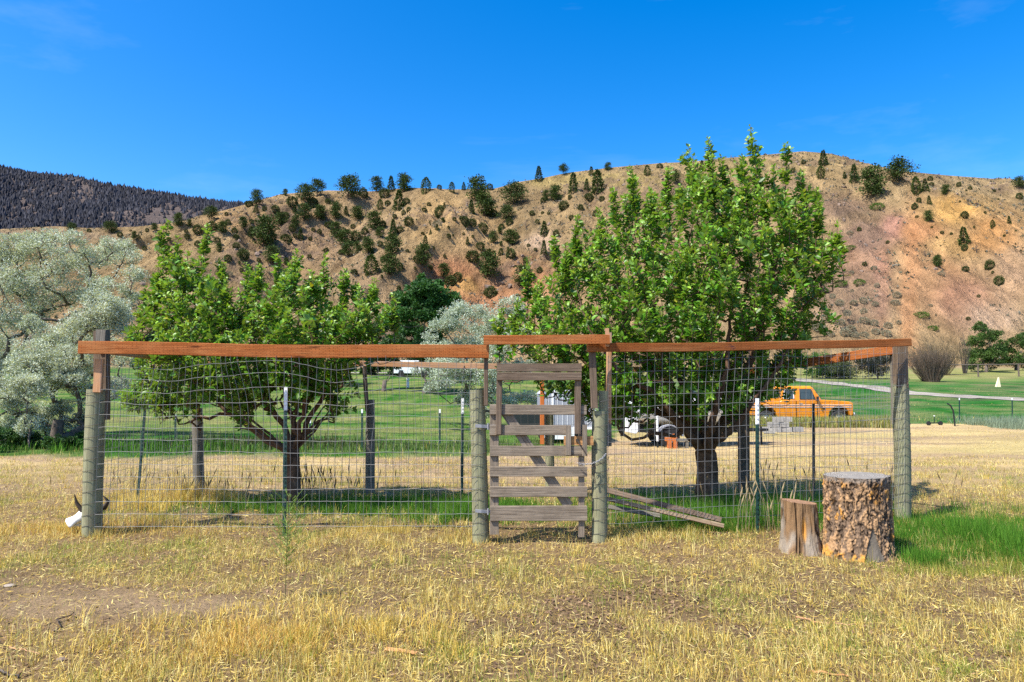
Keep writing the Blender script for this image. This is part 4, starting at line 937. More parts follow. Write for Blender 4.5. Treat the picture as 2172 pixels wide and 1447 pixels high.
def wire_panel(name, corners, nx, nz, warp, m, parent, r=.0021, over=.04, wrapL=None, seed=0, zrows=None, sag=0.0):
    """corners: bottom/top world points at each end; wires both ways, kinked where stretched"""
    b0, t0, b1, t1 = [np.array(c, float) for c in corners]; b = MB()
    off = nrm(np.cross(b1 - b0, (0, 0, 1)))
    def S(u, v):
        u = np.asarray(u, float); v = np.asarray(v, float)
        p = (b0 * (1 - u)[..., None] + b1 * u[..., None]) * (1 - v)[..., None] + (t0 * (1 - u)[..., None] + t1 * u[..., None]) * v[..., None]
        L = np.linalg.norm(b1 - b0)
        w = warp * (.12 + v ** 2.5 * 1.5)
        dz = (fbm(u * L * 1.5 + seed, v * 2.2, 2, 151 + seed) - .5) * w; dx = (fbm(u * L * 1.7 + 9, v * 3.0 + seed, 2, 157 + seed) - .5) * w * 1.3
        dn = (fbm(u * L * 1.1 + 3, v * 2 + seed, 2, 163 + seed) - .5) * w * 2.0
        e = (np.sin(np.clip(u, 0, 1) * PI) ** .35)
        d = (b1 - b0) / L
        return p + np.array((0, 0, 1.)) * ((dz - sag * np.sin(u * PI) * v) * e)[..., None] + d * (dx * e)[..., None] + off * (dn * e)[..., None]
    uu = np.linspace(0, 1, nx * 2 + 1)
    for j in range(nz):
        v = np.full_like(uu, j / (nz - 1)); q = S(uu, v); q[:, 2] += (fbm(uu * nx * 1.0, uu * 0 + j * 7.3, 1, 171) - .5) * .008 * (1 + 3 * warp)
        b.tube(q, r, 4, 0)
    vv = np.linspace(-.0, 1 + over, nz * 2)
    for i in range(nx + 1):
        u = np.full_like(vv, i / nx); q = S(u, vv); b.tube(q, r * .95, 4, 0)
    o = b.build(name, m, None, kind='stuff'); at_root(o, parent); return o
def wraps(parent, p0, p1, rad, zs, ph=0.0, arc=3.6, m='wire_dark', tilt=.03):
    """mesh wires bent round a post"""
    b = MB(); p0, p1 = np.array(p0), np.array(p1)
    for z in zs:
        t = (z - p0[2]) / (p1[2] - p0[2]); c = p0 + (p1 - p0) * t
        a = np.linspace(-PI / 2 - arc / 2 + ph, -PI / 2 + arc / 2 + ph, 14)
        q = np.stack([c[0] + np.cos(a) * (rad + .004), c[1] + np.sin(a) * (rad + .004), np.full(14, z) + np.linspace(-tilt, tilt, 14) + random.uniform(-.01, .01)], -1); b.tube(q, .0024, 4, 0)
    o = b.build('wire_wrap', M[m], None, kind='stuff'); at_root(o, parent)
def part(b, name, m, parent, smooth=False): o = b.build(name, m, None, smooth); at_root(o, parent); return o

YL, YG, YRt, YK = 7.8, 7.55, 8.8, 10.9
# -- front fence, left of the gate
A0 = foot(P(195, 1128, YL)); A1 = P(204, 826, YL)
fr = empty('garden_fence', tuple(A0 + (0, 0, .25))); tag(fr, 'front wire fence section left of the gate under the wide orange rail', 'fence', 'sections of the garden fence')
b = MB(); pole(b, A0, A1, .105, .098); part(b, 'round_post', M['pole'], fr, True)
b = MB(); q0 = A1 + (.045, .06, -.35); q1 = P(216, 702, YL + .06); b.board(np.array([q0, q1]), .15, .085, (1, 0, 0)); part(b, 'post_extension', M['brown_wood'], fr)
b = MB(); b.board(np.array([P(207, 832, YL - .08), P(212, 762, YL - .08)]), .095, .04, (1, 0, 0)); part(b, 'nailed_board', M['cedar_pale'], fr)
b = MB(); b.board(np.array([P(217, 724, YL - .02), P(219, 700, YL - .02)]), .115, .09, (1, 0, 0)); part(b, 'post_cap', M['pole_grey'], fr)
xs_r = np.linspace(0, 1, 40); ra = P(168, 737, YL - .16); rb = P(1037, 746.5, YG - .13)
q = ra + (rb - ra) * xs_r[:, None]; q[:, 2] += -.012 * np.sin(xs_r * PI) + .006 * np.sin(xs_r * 9)
b = MB(); b.board(q, .142, .042, (0, 0, 1)); part(b, 'top_rail', M['cedar'], fr)
B0 = foot(P(1021, 1138, YG)); B1 = P(1012, 827, YG)
b = MB(); pole(b, B0, B1, .092, .082); part(b, 'round_post', M['pole'], fr, True)
b = MB(); b.board(np.array([P(1031, 860, YG - .05), P(1031, 757, YG - .05)]), .045, .09, (1, 0, 0)); part(b, 'rail_support', M['brown_wood'], fr)
wire_panel('wire_mesh', (P(200, 1118, YL - .10), P(215, 776, YL - .10), P(1010, 1116, YG - .1), P(1010, 782, YG - .1)), 52, 14, .12, M['wire'], fr, seed=2)
wraps(fr, A0, A1, .104, np.linspace(.12, 1.6, 13), -.15)
wraps(fr, B0, B1, .09, np.linspace(.1, 1.55, 13), .35, 3.2)
tstake(fr, YL - .03, (606, 822), (604, 1120), .26)
# -- front fence, right of the gate
C0 = foot(P(1270, 1138, YG)); C1 = P(1276, 829, YG)
fl = empty('garden_fence', tuple(C0 + (0, 0, .25))); tag(fl, 'front wire fence section right of the gate, behind the two stumps', 'fence', 'sections of the garden fence')
b = MB(); pole(b, C0, P(1272, 872, YG), .087, .08); pole(b, P(1279, 900, YG + .01), P(1280, 829, YG + .01), .052, .05); part(b, 'round_post', M['pole'], fl, True)
b = MB(); b.board(np.array([P(1261, 866, YG - .09), P(1256, 746, YG - .09)]), .075, .042, (1, 0, 0)); part(b, 'post_extension', M['brown_wood'], fl)
b = MB(); b.board(np.array([P(1291, 900, YG + .06), P(1292, 706, YG + .06)]), .05, .09, (1, 0, 0)); part(b, 'rail_support', M['cedar_pale'], fl)
b = MB(); b.board(np.array([P(1291, 946, YG + .055), P(1291, 900, YG + .055)]), .055, .09, (1, 0, 0)); part(b, 'rail_support', M['pole_grey'], fl)
ra = P(1246, 737, YG - .15); rb = P(1931, 726, YRt - .16); q = ra + (rb - ra) * xs_r[:, None]; q[:, 2] += -.018 * np.sin(xs_r * PI) * (1 + .3 * np.sin(xs_r * 8))
b = MB(); b.board(q, .096, .042, (0, 0, 1)); part(b, 'top_rail', M['cedar'], fl)
D0 = foot(P(1914, 1085, YRt)); D1 = P(1910, 815, YRt)
b = MB(); pole(b, D0, D1, .1, .094); part(b, 'round_post', M['pole'], fl, True)
b = MB(); b.board(np.array([P(1910, 822, YRt - .02), P(1908, 735, YRt - .02)]), .14, .13, (1, 0, 0)); part(b, 'post_extension', M['brown_wood'], fl)
b = MB(); b.board(np.array([P(1898, 900, YRt + .09), P(1893, 736, YRt + .09)]), .04, .09, (1, 0, 0)); part(b, 'rail_support', M['pole_grey'], fl)
wire_panel('wire_mesh', (P(1290, 1112, YG - .05), P(1290, 768, YG - .05), P(1918, 1078, YRt - .11), P(1920, 748, YRt - .11)), 44, 15, .035, M['wire'], fl, seed=5)
wraps(fl, C0, C1, .088, np.linspace(.1, 1.5, 12), 0, 3.6)
wraps(fl, D0, D1, .102, np.linspace(.25, 1.75, 14), .2, 3.4, tilt=.05)
tstake(fl, YG + .38, (1606, 845), (1606, 1114), .3)
# -- lintel over the gate
ln = empty('gate_lintel', tuple(P(1160, 721, YG - .1))); tag(ln, 'short orange rail crossing high above the gate opening', 'beam')
b = MB(); ra = P(1026, 721.5, YG - .19); rb = P(1293, 720, YG - .19); b.board(np.array([ra, rb]), .1, .042, (0, 0, 1)); part(b, 'beam', M['cedar'], ln)
b = MB(); b.box(P(1032, 735, YG - .075), (.035, .05, .1)); b.box(P(1288, 716, YG - .14), (.035, .045, .2)); part(b, 'block', M['cedar_pale'], ln)
# -- back and side fences
E0 = foot(P(1577, 1045, YK)); F0 = foot(P(420, 1045, YK))
bk = empty('garden_fence', tuple(F0 + (0, 0, .25))); tag(bk, 'rear wire fence section behind both apple trees and their trunks', 'fence', 'sections of the garden fence')
for top, bot, r_, mt in (((418, 866), (424, 1045), .085, 'pole_grey'), ((785, 848), (786, 1046), .075, 'pole_grey'), ((1165, 862), (1166, 1064), .075, 'pole')):
    b = MB(); pole(b, foot(P(bot[0], bot[1], YK)), P(top[0], top[1], YK), r_, r_ * .93); part(b, 'round_post', M[mt], bk, True)
b = MB(); b.board(np.array([foot(P(1577, 1050, YK)), P(1577, 800, YK)]), .15, .13, (1, 0, 0)); part(b, 'square_post', M['brown_wood'], bk)
b = MB(); b.board(np.array([P(779, 872, YK - .09), P(773, 780, YK - .09)]), .05, .09, (1, 0, 0)); part(b, 'post_extension', M['brown_wood'], bk)
b = MB(); b.board(np.array([P(1150, 942, YK - .09), P(1150, 790, YK - .09)]), .065, .09, (1, 0, 0)); part(b, 'post_extension', M['red_block'], bk)
ra = P(430, 764, YK - .1); rb = P(1590, 789, YK - .1); q = ra + (rb - ra) * xs_r[:, None]
b = MB(); b.board(q, .085, .04, (0, 0, 1)); part(b, 'top_rail', M['cedar_pale'], bk)
wire_panel('wire_mesh', (P(424, 1042, YK - .08), P(420, 792, YK - .08), P(1577, 1050, YK - .08), P(1577, 800, YK - .08)), 76, 13, .05, M['wire_dark'], bk, r=.002, seed=8)
tstake(bk, YK - .2, (981, 845), (980, 1068), .24)
b = MB()
for x_ in (885, 985):
    for sx in (-6, 0, 6): b.tube(np.array([P(x_, 776, YK - .15), P(x_ + sx, 792, YK - .16)]), .004, 4)
part(b, 'tie_wire', M['rust'], bk)
sd = empty('garden_fence', tuple(A0 + (-.1, .2, .25))); tag(sd, 'side wire fence running back from the corner post beside the skull', 'fence', 'sections of the garden fence')
tstake(sd, 10.0, (312, 813), (291, 1060), .27)
wire_panel('wire_mesh', (P(205, 1118, YL + .12), P(222, 790, YL + .12), P(414, 1042, YK - .1), P(412, 800, YK - .1)), 34, 13, .10, M['wire'], sd, r=.002, seed=11)
b = MB(); b.board(np.array([P(214, 742, YL), P(424, 768, YK - .15)]), .085, .04, (0, 0, 1)); part(b, 'top_rail', M['cedar_pale'], sd)
sr = empty('garden_fence', tuple(D0 + (-.2, .3, .25))); tag(sr, 'side wire fence running back from the right corner post under a sloping orange rail', 'fence', 'sections of the garden fence')
tstake(sr, 9.9, (1725, 856), (1725, 1052), .2, dark=2)
wire_panel('wire_mesh', (P(1902, 1076, YRt + .12), P(1900, 755, YRt + .12), P(1585, 1046, YK - .1), P(1585, 800, YK - .1)), 30, 13, .12, M['wire'], sr, r=.0018, seed=14, sag=.05)
b = MB(); b.board(np.array([P(1895, 742, YRt + .02), P(1590, 787, YK - .12)]), .12, .04, (0, 0, 1)); part(b, 'top_rail', M['cedar'], sr)

# -- gate, measured on an enlargement of the photograph
def Z1(x, y, Y=YG - .08): return P(950 + x / 2.895, 680 + y / 2.895, Y)
gt = empty('wooden_gate', tuple(foot(Z1(540, 1300), -.05))); tag(gt, 'weathered grey slatted wooden gate with a raised board frame on top', 'gate')
def slat(name, x0, x1, y0, y1, Y, t=.024, m='grey_wood', vert=False, dx=0, jag=.06):
    b = MB(); mpp = Y / FOC / 2.895
    if vert: b.board(np.array([Z1((x0 + x1) / 2 + dx, y1, Y), Z1((x0 + x1) / 2, y0, Y)]), (x1 - x0) * mpp, t, (1, 0, 0), 0, .003, None, jag)
    else: b.board(np.array([Z1(x0, (y0 + y1) / 2, Y), Z1(x1, (y0 + y1) / 2 + dx, Y)]), (y1 - y0) * mpp, t, (0, 0, 1), 0, .003, None, jag)
    return part(b, name, M[m], gt)
yb = YG - .10
for x0, x1, y0, y1, dx in ((257, 851, 516, 576, 3), (255, 757, 643, 704, 0), (258, 855, 770, 831, 0), (258, 855, 896, 957, 1), (259, 855, 1021, 1082, -1), (260, 855, 1139, 1228, 0)):
    o = slat('slat', x0, x1, y0, y1, yb, dx=dx)
    s2 = MB()
    for ex in (x0 + 28, x1 - 30):
        for ey in (y0 + 14, y1 - 16):
            q = Z1(ex, ey, yb - .013); s2.tube(np.array([q + (0, .004, 0), q + (0, -.003, 0)]), .006, 8, 0, None, True)
    sc2 = s2.build('nail_head', M['rust'], None); sc2.parent = o; sc2.matrix_parent_inverse = Matrix.Translation(gt.location).inverted()
slat('stile', 258, 312, 540, 1312, yb + .034, .04, 'grey_wood', True)
slat('stile', 802, 838, 520, 1328, yb + .034, .04, 'grey_wood', True)
b = MB(); b.board(np.array([Z1(352, 560, yb + .035), Z1(742, 1140, yb + .035)]), .105, .024, (1, 0, .6), 0, .003); part(b, 'brace', M['grey_wood'], gt)
slat('frame_post', 300, 334, 340, 698, yb - .026, .026, 'brown_wood', True, -6)
slat('frame_post', 780, 818, 340, 695, yb - .026, .026, 'brown_wood', True, -3)
slat('top_board', 300, 821, 265, 314, yb - .054, .026, 'brown_wood', jag=.03); slat('top_board', 301, 820, 318, 367, yb - .053, .026, 'brown_wood', jag=.03)
slat('latch_guide', 724, 756, 643, 826, yb - .026, .024, 'grey_wood', True); slat('latch_guide', 827, 855, 641, 831, yb - .026, .024, 'grey_wood', True)
b = MB(); mpp = YG / FOC / 2.895; q0 = Z1(712, 738, yb); q1 = Z1(893, 738, yb)
b.board(np.array([q0, q0 + (q1 - q0) * .8, q1]), 55 * mpp, .02, (0, 0, 1), 0, .003); part(b, 'latch_bar', M['raw'], gt)
b = MB(); b.tube(np.array([Z1(793, 733, yb - .03), Z1(812, 760, yb - .05), Z1(856, 832, yb - .05)]), .005, 6, 0, None, True); b.box(Z1(796, 736, yb - .015), (.035, .012, .03)); part(b, 'latch_handle', M['rust'], gt)
for yy in (651, 1173):
    b = MB(); q0 = Z1(168, yy - 4, YG - .105); q1 = Z1(244, yy, YG - .085)
    b.board(np.array([q0, q0 + (q1 - q0) * .5 + (0, -.012, 0), q1]), .035, .008, (0, 0, 1), 0, .001); b.tube(np.array([Z1(247, yy - 20, YG - .1), Z1(247, yy + 20, YG - .1)]), .009, 8, 0, None, True)
    b.board(np.array([Z1(250, yy, YG - .085), Z1(300, yy, YG - .084)]), .035, .006, (0, 0, 1), 0, .001); part(b, 'hinge', M['hinge'], gt)
# chain round the latch post
ch = empty('gate_chain', tuple(Z1(880, 880, YG - .12))); tag(ch, 'thin steel chain looped round the round post and gate edge', 'chain')
pts = [Z1(800, 876, YG - .15), Z1(830, 884, YG - .17), Z1(880, 880, YG - .17), Z1(915, 868, YG - .18), Z1(950, 845, YG - .16), Z1(970, 818, YG - .10)]
def chain_links(pts, nm, m):
    pts = np.array(pts); L = np.concatenate([[0], np.cumsum(np.linalg.norm(np.diff(pts, axis=0), axis=1))]); s = np.arange(0, L[-1], .02)
    q = np.stack([np.interp(s, L, pts[:, k]) for k in range(3)], -1); T = nrm(np.gradient(q, axis=0)); b = MB()
    for i, (c_, t_) in enumerate(zip(q, T)):
        u = nrm(np.cross(t_, (0, 1, .2))) if i % 2 else nrm(np.cross(t_, (0, .2, 1))); a = np.linspace(0, 2 * PI, 9)
        b.tube(c_ + np.cos(a)[:, None] * t_ * .015 + np.sin(a)[:, None] * u * .008, .0026, 4, 0)
    part(b, nm, m, ch)
chain_links(pts, 'loop', M['hinge'])
chain_links([Z1(890, 875, YG - .13), Z1(905, 905, YG - .13), Z1(897, 950, YG - .125), Z1(905, 1000, YG - .12)], 'hanging_end', M['rust'])
chain_links([Z1(888, 900, YG - .12), Z1(930, 880, YG - .125), Z1(965, 870, YG - .09)], 'loop', M['rust'])

# ---------------------------------------------------------------- stumps
def stump(name, label, cx, cy, R, hgt, fn, m_side, m_top, tilt=0.0, notch=None):
    nt, nz = 330, 120; a = np.linspace(0, 2 * PI, nt + 1); z = np.linspace(-.08, hgt, nz); A, Zz = np.meshgrid(a, z)
    rr, col = fn(A, Zz); rr[:, -1] = rr[:, 0]; col[:, -1] = col[:, 0]
    zt = Zz + tilt * np.cos(A) * R * sstep(.5, 1, Zz / hgt)
    root = (cx, cy, H1(cx, cy)); V = np.stack([np.cos(A) * rr, np.sin(A) * rr, zt], -1)
    i = (np.arange(nz - 1)[:, None] * (nt + 1) + np.arange(nt)[None]).ravel(); b = MB(); b.add(V.reshape(-1, 3), np.stack([i, i + 1, i + nt + 2, i + nt + 1], -1), 0, col.reshape(-1, 3), np.stack([A * R, Zz, A * 0], -1).reshape(-1, 3))
    r = empty(name, root); tag(r, label, 'stump', 'cut log stumps in front of the fence')
    part_ = b.build('bark', m_side, r, True)
    # sawn top, slightly dished with radial checks
    nr = 22; t = np.linspace(1, 0, nr); ring = V[-1]
    W = ring[None] * np.stack([t, t, np.ones(nr)], -1)[:, None]; W[:, :, 2] = ring[None, :, 2] * t[:, None] + ring[:, 2].mean() * (1 - t[:, None])
    X_, Y_ = W[..., 0], W[..., 1]; ang = np.arctan2(Y_, X_)
    W[1:, :, 2] += (fbm(X_[1:] * 14, Y_[1:] * 14, 3, 201) - .5) * .012 - .016 * sstep(.60, .72, fbm(ang[1:] * 3.0, t[1:, None] * 1.2 + ang[1:] * 0, 2, 203)) * sstep(0, .5, t[1:, None])
    i = (np.arange(nr - 1)[:, None] * (nt + 1) + np.arange(nt)[None]).ravel(); b = MB(); b.add(W.reshape(-1, 3) + (0, 0, .001), np.stack([i, i + 1, i + nt + 2, i + nt + 1], -1), 0, None, np.stack([W[..., 0], W[..., 1], W[..., 0] * 0], -1).reshape(-1, 3))
    b.build('cut_top', m_top, r, True); return r
def bark_big(A, Z):
    s = A * .33; base = .308 + .035 * np.exp(-Z / .12) - .012 * Z
    w1 = fbm(s * 14 + 3, Z * 10, 3, 211); w2 = fbm(s * 14 + 30, Z * 10 + 8, 3, 213)
    plates = fbm(s * 26 + w1 * 2.6, Z * 12 + w2 * 2.6, 4, 215); fine = fbm(s * 80, Z * 60, 3, 217)
    crack = np.abs(2 * fbm(s * 20 + w2 * 2.4, Z * 6 + w1 * 2.4, 2, 219) - 1)
    rr = base + (plates - .5) * .042 + (fine - .5) * .016 - .014 * sstep(.12, .03, crack)
    tan = np.array((.37, .225, .115)); org = np.array((.52, .25, .055)); gry = np.array((.17, .115, .075)); drk = np.array((.04, .028, .02))
    k = sstep(.46, .58, plates + (fine - .5) * .5)[..., None]; col = gry * (1 - k) + tan * k
    o_ = (sstep(.56, .66, fbm(s * 5 + 7, Z * 5, 3, 223)) * k[..., 0])[..., None]; col = col * (1 - o_) + org * o_
    c_ = (sstep(.2, .06, crack) * .85)[..., None]; col = col * (1 - c_) + drk * c_
    col = col * (.65 + .7 * fine[..., None])
    # grey bare scar, a tall triangle at the foot of the front
    th = -PI / 2 - .02; dA = (A - (th % (2 * PI))); wv = .30 * np.clip(1 - Z / .32, 0, 1) + .02 * (fine - .5) * 4; sc = ((np.abs(dA) < wv) & (Z < .31))
    rr = np.where(sc, base - .012 + (fine - .5) * .004, rr)
    gs = np.array((.16, .135, .105)) * (.6 + .8 * fbm(s * 50, Z * 4, 3, 227)[..., None]); col = np.where(sc[..., None], gs, col)
    top = sstep(.71, .745, Z + (fine - .5) * .06)[..., None]; col = col * (1 - top * .8) + np.array((.17, .145, .12)) * top * .8
    return rr, col
def bark_small(A, Z):
    s = A * .19; flu = fbm(np.cos(A) * 2.4 + 4, np.sin(A) * 2.4 + Z * .5, 3, 231); fine = fbm(s * 60, Z * 7, 4, 233); ck = np.abs(2 * fbm(s * 16, Z * 2.0, 2, 235) - 1)
    rr = .165 + .045 * np.exp(-Z / .16) + (flu - .5) * .05 + (fine - .5) * .02 - .02 * sstep(.10, .02, ck) + (fbm(s * 12, Z * 5, 3, 243) - .5) * .03 + (fbm(s * 20, Z * 14, 2, 241) - .5) * .012 * (Z < .12)
    br = np.array((.20, .12, .06)); gr = np.array((.25, .205, .155)); k = sstep(.42, .6, fbm(s * 7 + 2, Z * 3, 3, 237) + (.2 - Z) * .5)[..., None]; col = br * (1 - k) + gr * k
    col = col * (.55 + .9 * fine[..., None]); c_ = (sstep(.14, .03, ck) * .8)[..., None]; col = col * (1 - c_) + np.array((.04, .025, .015)) * c_
    th = (-PI / 2 - .12) % (2 * PI); e = ((A - th) / .16) ** 2 + ((Z - .24) / .14) ** 2; rr = rr - .035 * np.exp(-e * 1.2)
    o_ = np.clip(1.3 - e * 1.3, 0, 1)[..., None]; col = col * (1 - o_) + np.array((.55, .27, .06)) * (.7 + .6 * fine[..., None]) * o_
    return rr, col
g = Mat('stump_bark'); M['stump'] = g.done(g.col(), .95, .1, g.bump(g.noise(g.coord(), 90, 4, .7), .6, .006))
def topmat(name, a, c_, ringk):
    g = Mat(name); v = g.uvv(); w = g.n('TexWave', {'Vector': v, 'Scale': 14.0, 'Distortion': 3.0, 'Detail': 3.0}, wave_type='RINGS', rings_direction='Z', out=1)
    n = g.noise(v, 22, 5, .7); n2 = g.noise(v, 5, 3); c = g.mix(g.ramp(n, [(.3, 0.0), (.7, 1.0)]), a, c_); c = g.mix(g.math('MULTIPLY', w, ringk), c, tuple(x * .5 for x in a))
    c = g.mix(g.ramp(n2, [(.6, 0.0), (.72, .7)]), c, (.12, .09, .07)); return g.done(c, .95, .1, g.bump(g.math('ADD', n, g.math('MULTIPLY', w, .4)), .6, .008))
M['top_grey'] = topmat('weathered_cut_wood', (.16, .145, .125), (.36, .335, .30), .55); M['top_brown'] = topmat('rotting_cut_wood', (.18, .10, .06), (.36, .22, .13), .3)
gs = G(1826, 1178); stump('tree_stump', 'big round stump with flaky orange and grey bark, taller of the two', gs[0] + .005, gs[1] + .05, .33, .77, bark_big, M['stump'], M['top_grey'], .02)
gs = G(1706, 1172); stump('tree_stump', 'small bare brown stump with an orange slit, left of the big stump', gs[0], gs[1] + .1, .19, .50, bark_small, M['stump'], M['top_brown'], -.08)

# fallen planks inside the fence
def plank(label, a, c_, w, t, wd=(0, .3, 1), m='plank', lift=.05):
    b = MB(); b.board(np.array([a, c_]), w, t, wd, 0, .003, None, .05); o = b.build('plank', M[m], None, origin=tuple(a)); return tag(o, label, 'plank', 'planks lying inside the fence')
def Z2(x, y, Y): return P(1300 + x / 3.215, 700 + y / 3.215, Y)
plank('upper brown plank leaning from the gate post down into the grass', P(1287, 1040, 8.3), P(1530, 1103, 7.9), .06, .045, m='brown_wood')
plank('lower pale plank leaning from the gate post down into the grass', P(1287, 1058, 8.0), P(1535, 1116, 7.75), .045, .05)
plank('short grey plank end lying under the leaning pair', P(1290, 1075, 8.35), P(1400, 1094, 8.3), .05, .04, m='pole_grey')

# cow skull leaning on the corner post
sk0 = G(172, 1112); sk0 = np.array((sk0[0] - .02, 7.9, H1(sk0[0], 7.9)))
root = empty('cow_skull', tuple(sk0)); tag(root, 'bleached horned cow skull lying behind the corner post', 'skull')
def loft(secs, seg=14):
    b = MB(); V = []
    a = np.linspace(0, 2 * PI, seg, endpoint=False)
    for c_, u, v, ru, rv in secs: V.append(np.array(c_) + np.cos(a)[:, None] * np.array(u) * ru + np.sin(a)[:, None] * np.array(v) * rv)
    n = len(secs); V = np.array(V); i = np.arange(n - 1)[:, None] * seg; j = np.arange(seg)[None]
    q = np.stack([i + j, i + (j + 1) % seg, i + seg + (j + 1) % seg, i + seg + j], -1).reshape(-1, 4)
    b.add(V.reshape(-1, 3), q); b.add(V[0][::-1], [tuple(range(seg))]); b.add(V[-1], [tuple(range(seg))]); return b
s0 = P(142, 1112, 7.85); s1 = P(205, 1078, 8.0); ax = nrm(s1 - s0); Ls = np.linalg.norm(s1 - s0); sv = nrm(np.cross(ax, (0, -.7, .7))); su = np.cross(sv, ax)
secs = []
for t_, ru, rv in ((0, .055, .018), (.05, .078, .03), (.14, .07, .034), (.28, .055, .04), (.45, .065, .055), (.62, .10, .07), (.72, .088, .07), (.85, .09, .075), (1, .07, .055)): secs.append((s0 + ax * Ls * t_, sv, su, ru, rv))
part(loft(secs), 'skull_bone', M['bone'], root, True)
b = MB()
for sg in (-1, 1):
    c0 = s0 + ax * .04 + sv * sg * .045 - su * .035; b.tube(np.array([c0, c0 + ax * Ls * .3 - su * .03, c0 + ax * Ls * .62 + sv * sg * .02 - su * .01]), (.012, .02, .016), 6, 0, None, True)
    for k in range(6): b.box(c0 + ax * (.05 + .022 * k) * 1.0 - su * .03, (.012, .016, .03))
part(b, 'jaw', M['bone'], root, False)
for sg in (-1, 1):
    b = MB(); c_ = s0 + ax * Ls * .66 + sv * sg * .072 + su * .02; a = np.linspace(0, 2 * PI, 9); b.tube(np.array([c_ - sv * sg * .02, c_ + sv * sg * .012]), (.028, .02), 9, 0, None, True); part(b, 'eye_socket', M['black'], root, True)
b = MB(); q = [P(183, 1092, 7.92), P(172, 1080, 7.9), P(162, 1066, 7.88), P(158, 1048, 7.86)]; b.tube(np.array(q), (.03, .026, .018, .003), 8, 0, None, True); part(b, 'horn', M['horn'], root, True)
b = MB(); q = [P(205, 1080, 8.0), P(222, 1076, 8.02), P(230, 1064, 8.0), P(217, 1050, 8.0)]; b.tube(np.array(q), (.04, .034, .02, .004), 8, 0, None, True); part(b, 'horn', M['horn'], root, True)

# ---------------------------------------------------------------- orange pickup truck
tx = P(1572, 905, 31.5); truck = empty('pickup_truck', (tx[0], 31.5, H1(tx[0] + 2.5, 32.5) - .10)); tag(truck, 'orange pickup truck parked on the grass by the lawn edge', 'truck')
truck.rotation_euler = (0, 0, 0)
def arc(cx, cz, r, a0, a1, n=9): return [(cx + r * math.cos(a), cz + r * math.sin(a)) for a in np.linspace(a0, a1, n)]
W_ = 2.0
lower = [(0.02, .55)] + arc(1.2, .50, .46, PI * .97, PI * .03) + [(1.72, .45), (4.0, .45)] + arc(4.54, .50, .48, PI * .97, PI * .03) + [(5.12, .52), (5.18, .62), (5.18, 1.10), (5.10, 1.17), (4.6, 1.22), (3.78, 1.27), (1.9, 1.24), (1.82, 1.17), (0.02, 1.17)]
prism('body', lower, .02, W_ - .02, M['truck'], truck, .035, 3)
prism('bed_interior', [(.1, 1.173), (1.78, 1.173), (1.78, 1.18), (.1, 1.18)], .12, W_ - .12, M['black'], truck)
b = MB()
cb = [(1.86, 1.22, .05), (3.80, 1.22, .05), (3.42, 1.84, .17), (1.98, 1.84, .17), (2.1, 1.90, .24), (3.30, 1.90, .24)]
V = []
for x, z, i_ in cb: V += [(x, i_, z), (x, W_ - i_, z)]
b.add(V, [(0, 2, 4, 6), (1, 7, 5, 3), (2, 3, 5, 4), (0, 6, 7, 1), (6, 4, 10, 8), (7, 9, 11, 5), (4, 5, 11, 10), (6, 8, 9, 7), (8, 10, 11, 9), (0, 1, 3, 2)]); cab = b.build('cab', M['truck'], truck)
md = cab.modifiers.new('bevel', 'BEVEL'); md.width = .05; md.segments = 3
def yon(z, s_): # y of the sloping cab side at height z
    i_ = .05 + (z - 1.22) / .62 * .12 - .004; return i_ if s_ else W_ - i_
def win(name, pts, s_, m, parent, out=.004, th=.02):
    b = MB(); q = [(x, yon(z, s_) - (out if s_ else -out), z) for x, z in pts]; r_ = [(x, yon(z, s_) + (th if s_ else -th), z) for x, z in pts]; n = len(pts)
    b.add(q + r_, [tuple(range(n)) if s_ else tuple(range(n))[::-1], tuple(range(2 * n - 1, n - 1, -1)) if s_ else tuple(range(n, 2 * n))] + [(i, i + n, (i + 1) % n + n, (i + 1) % n) for i in range(n)]); return b.build(name, m, parent)
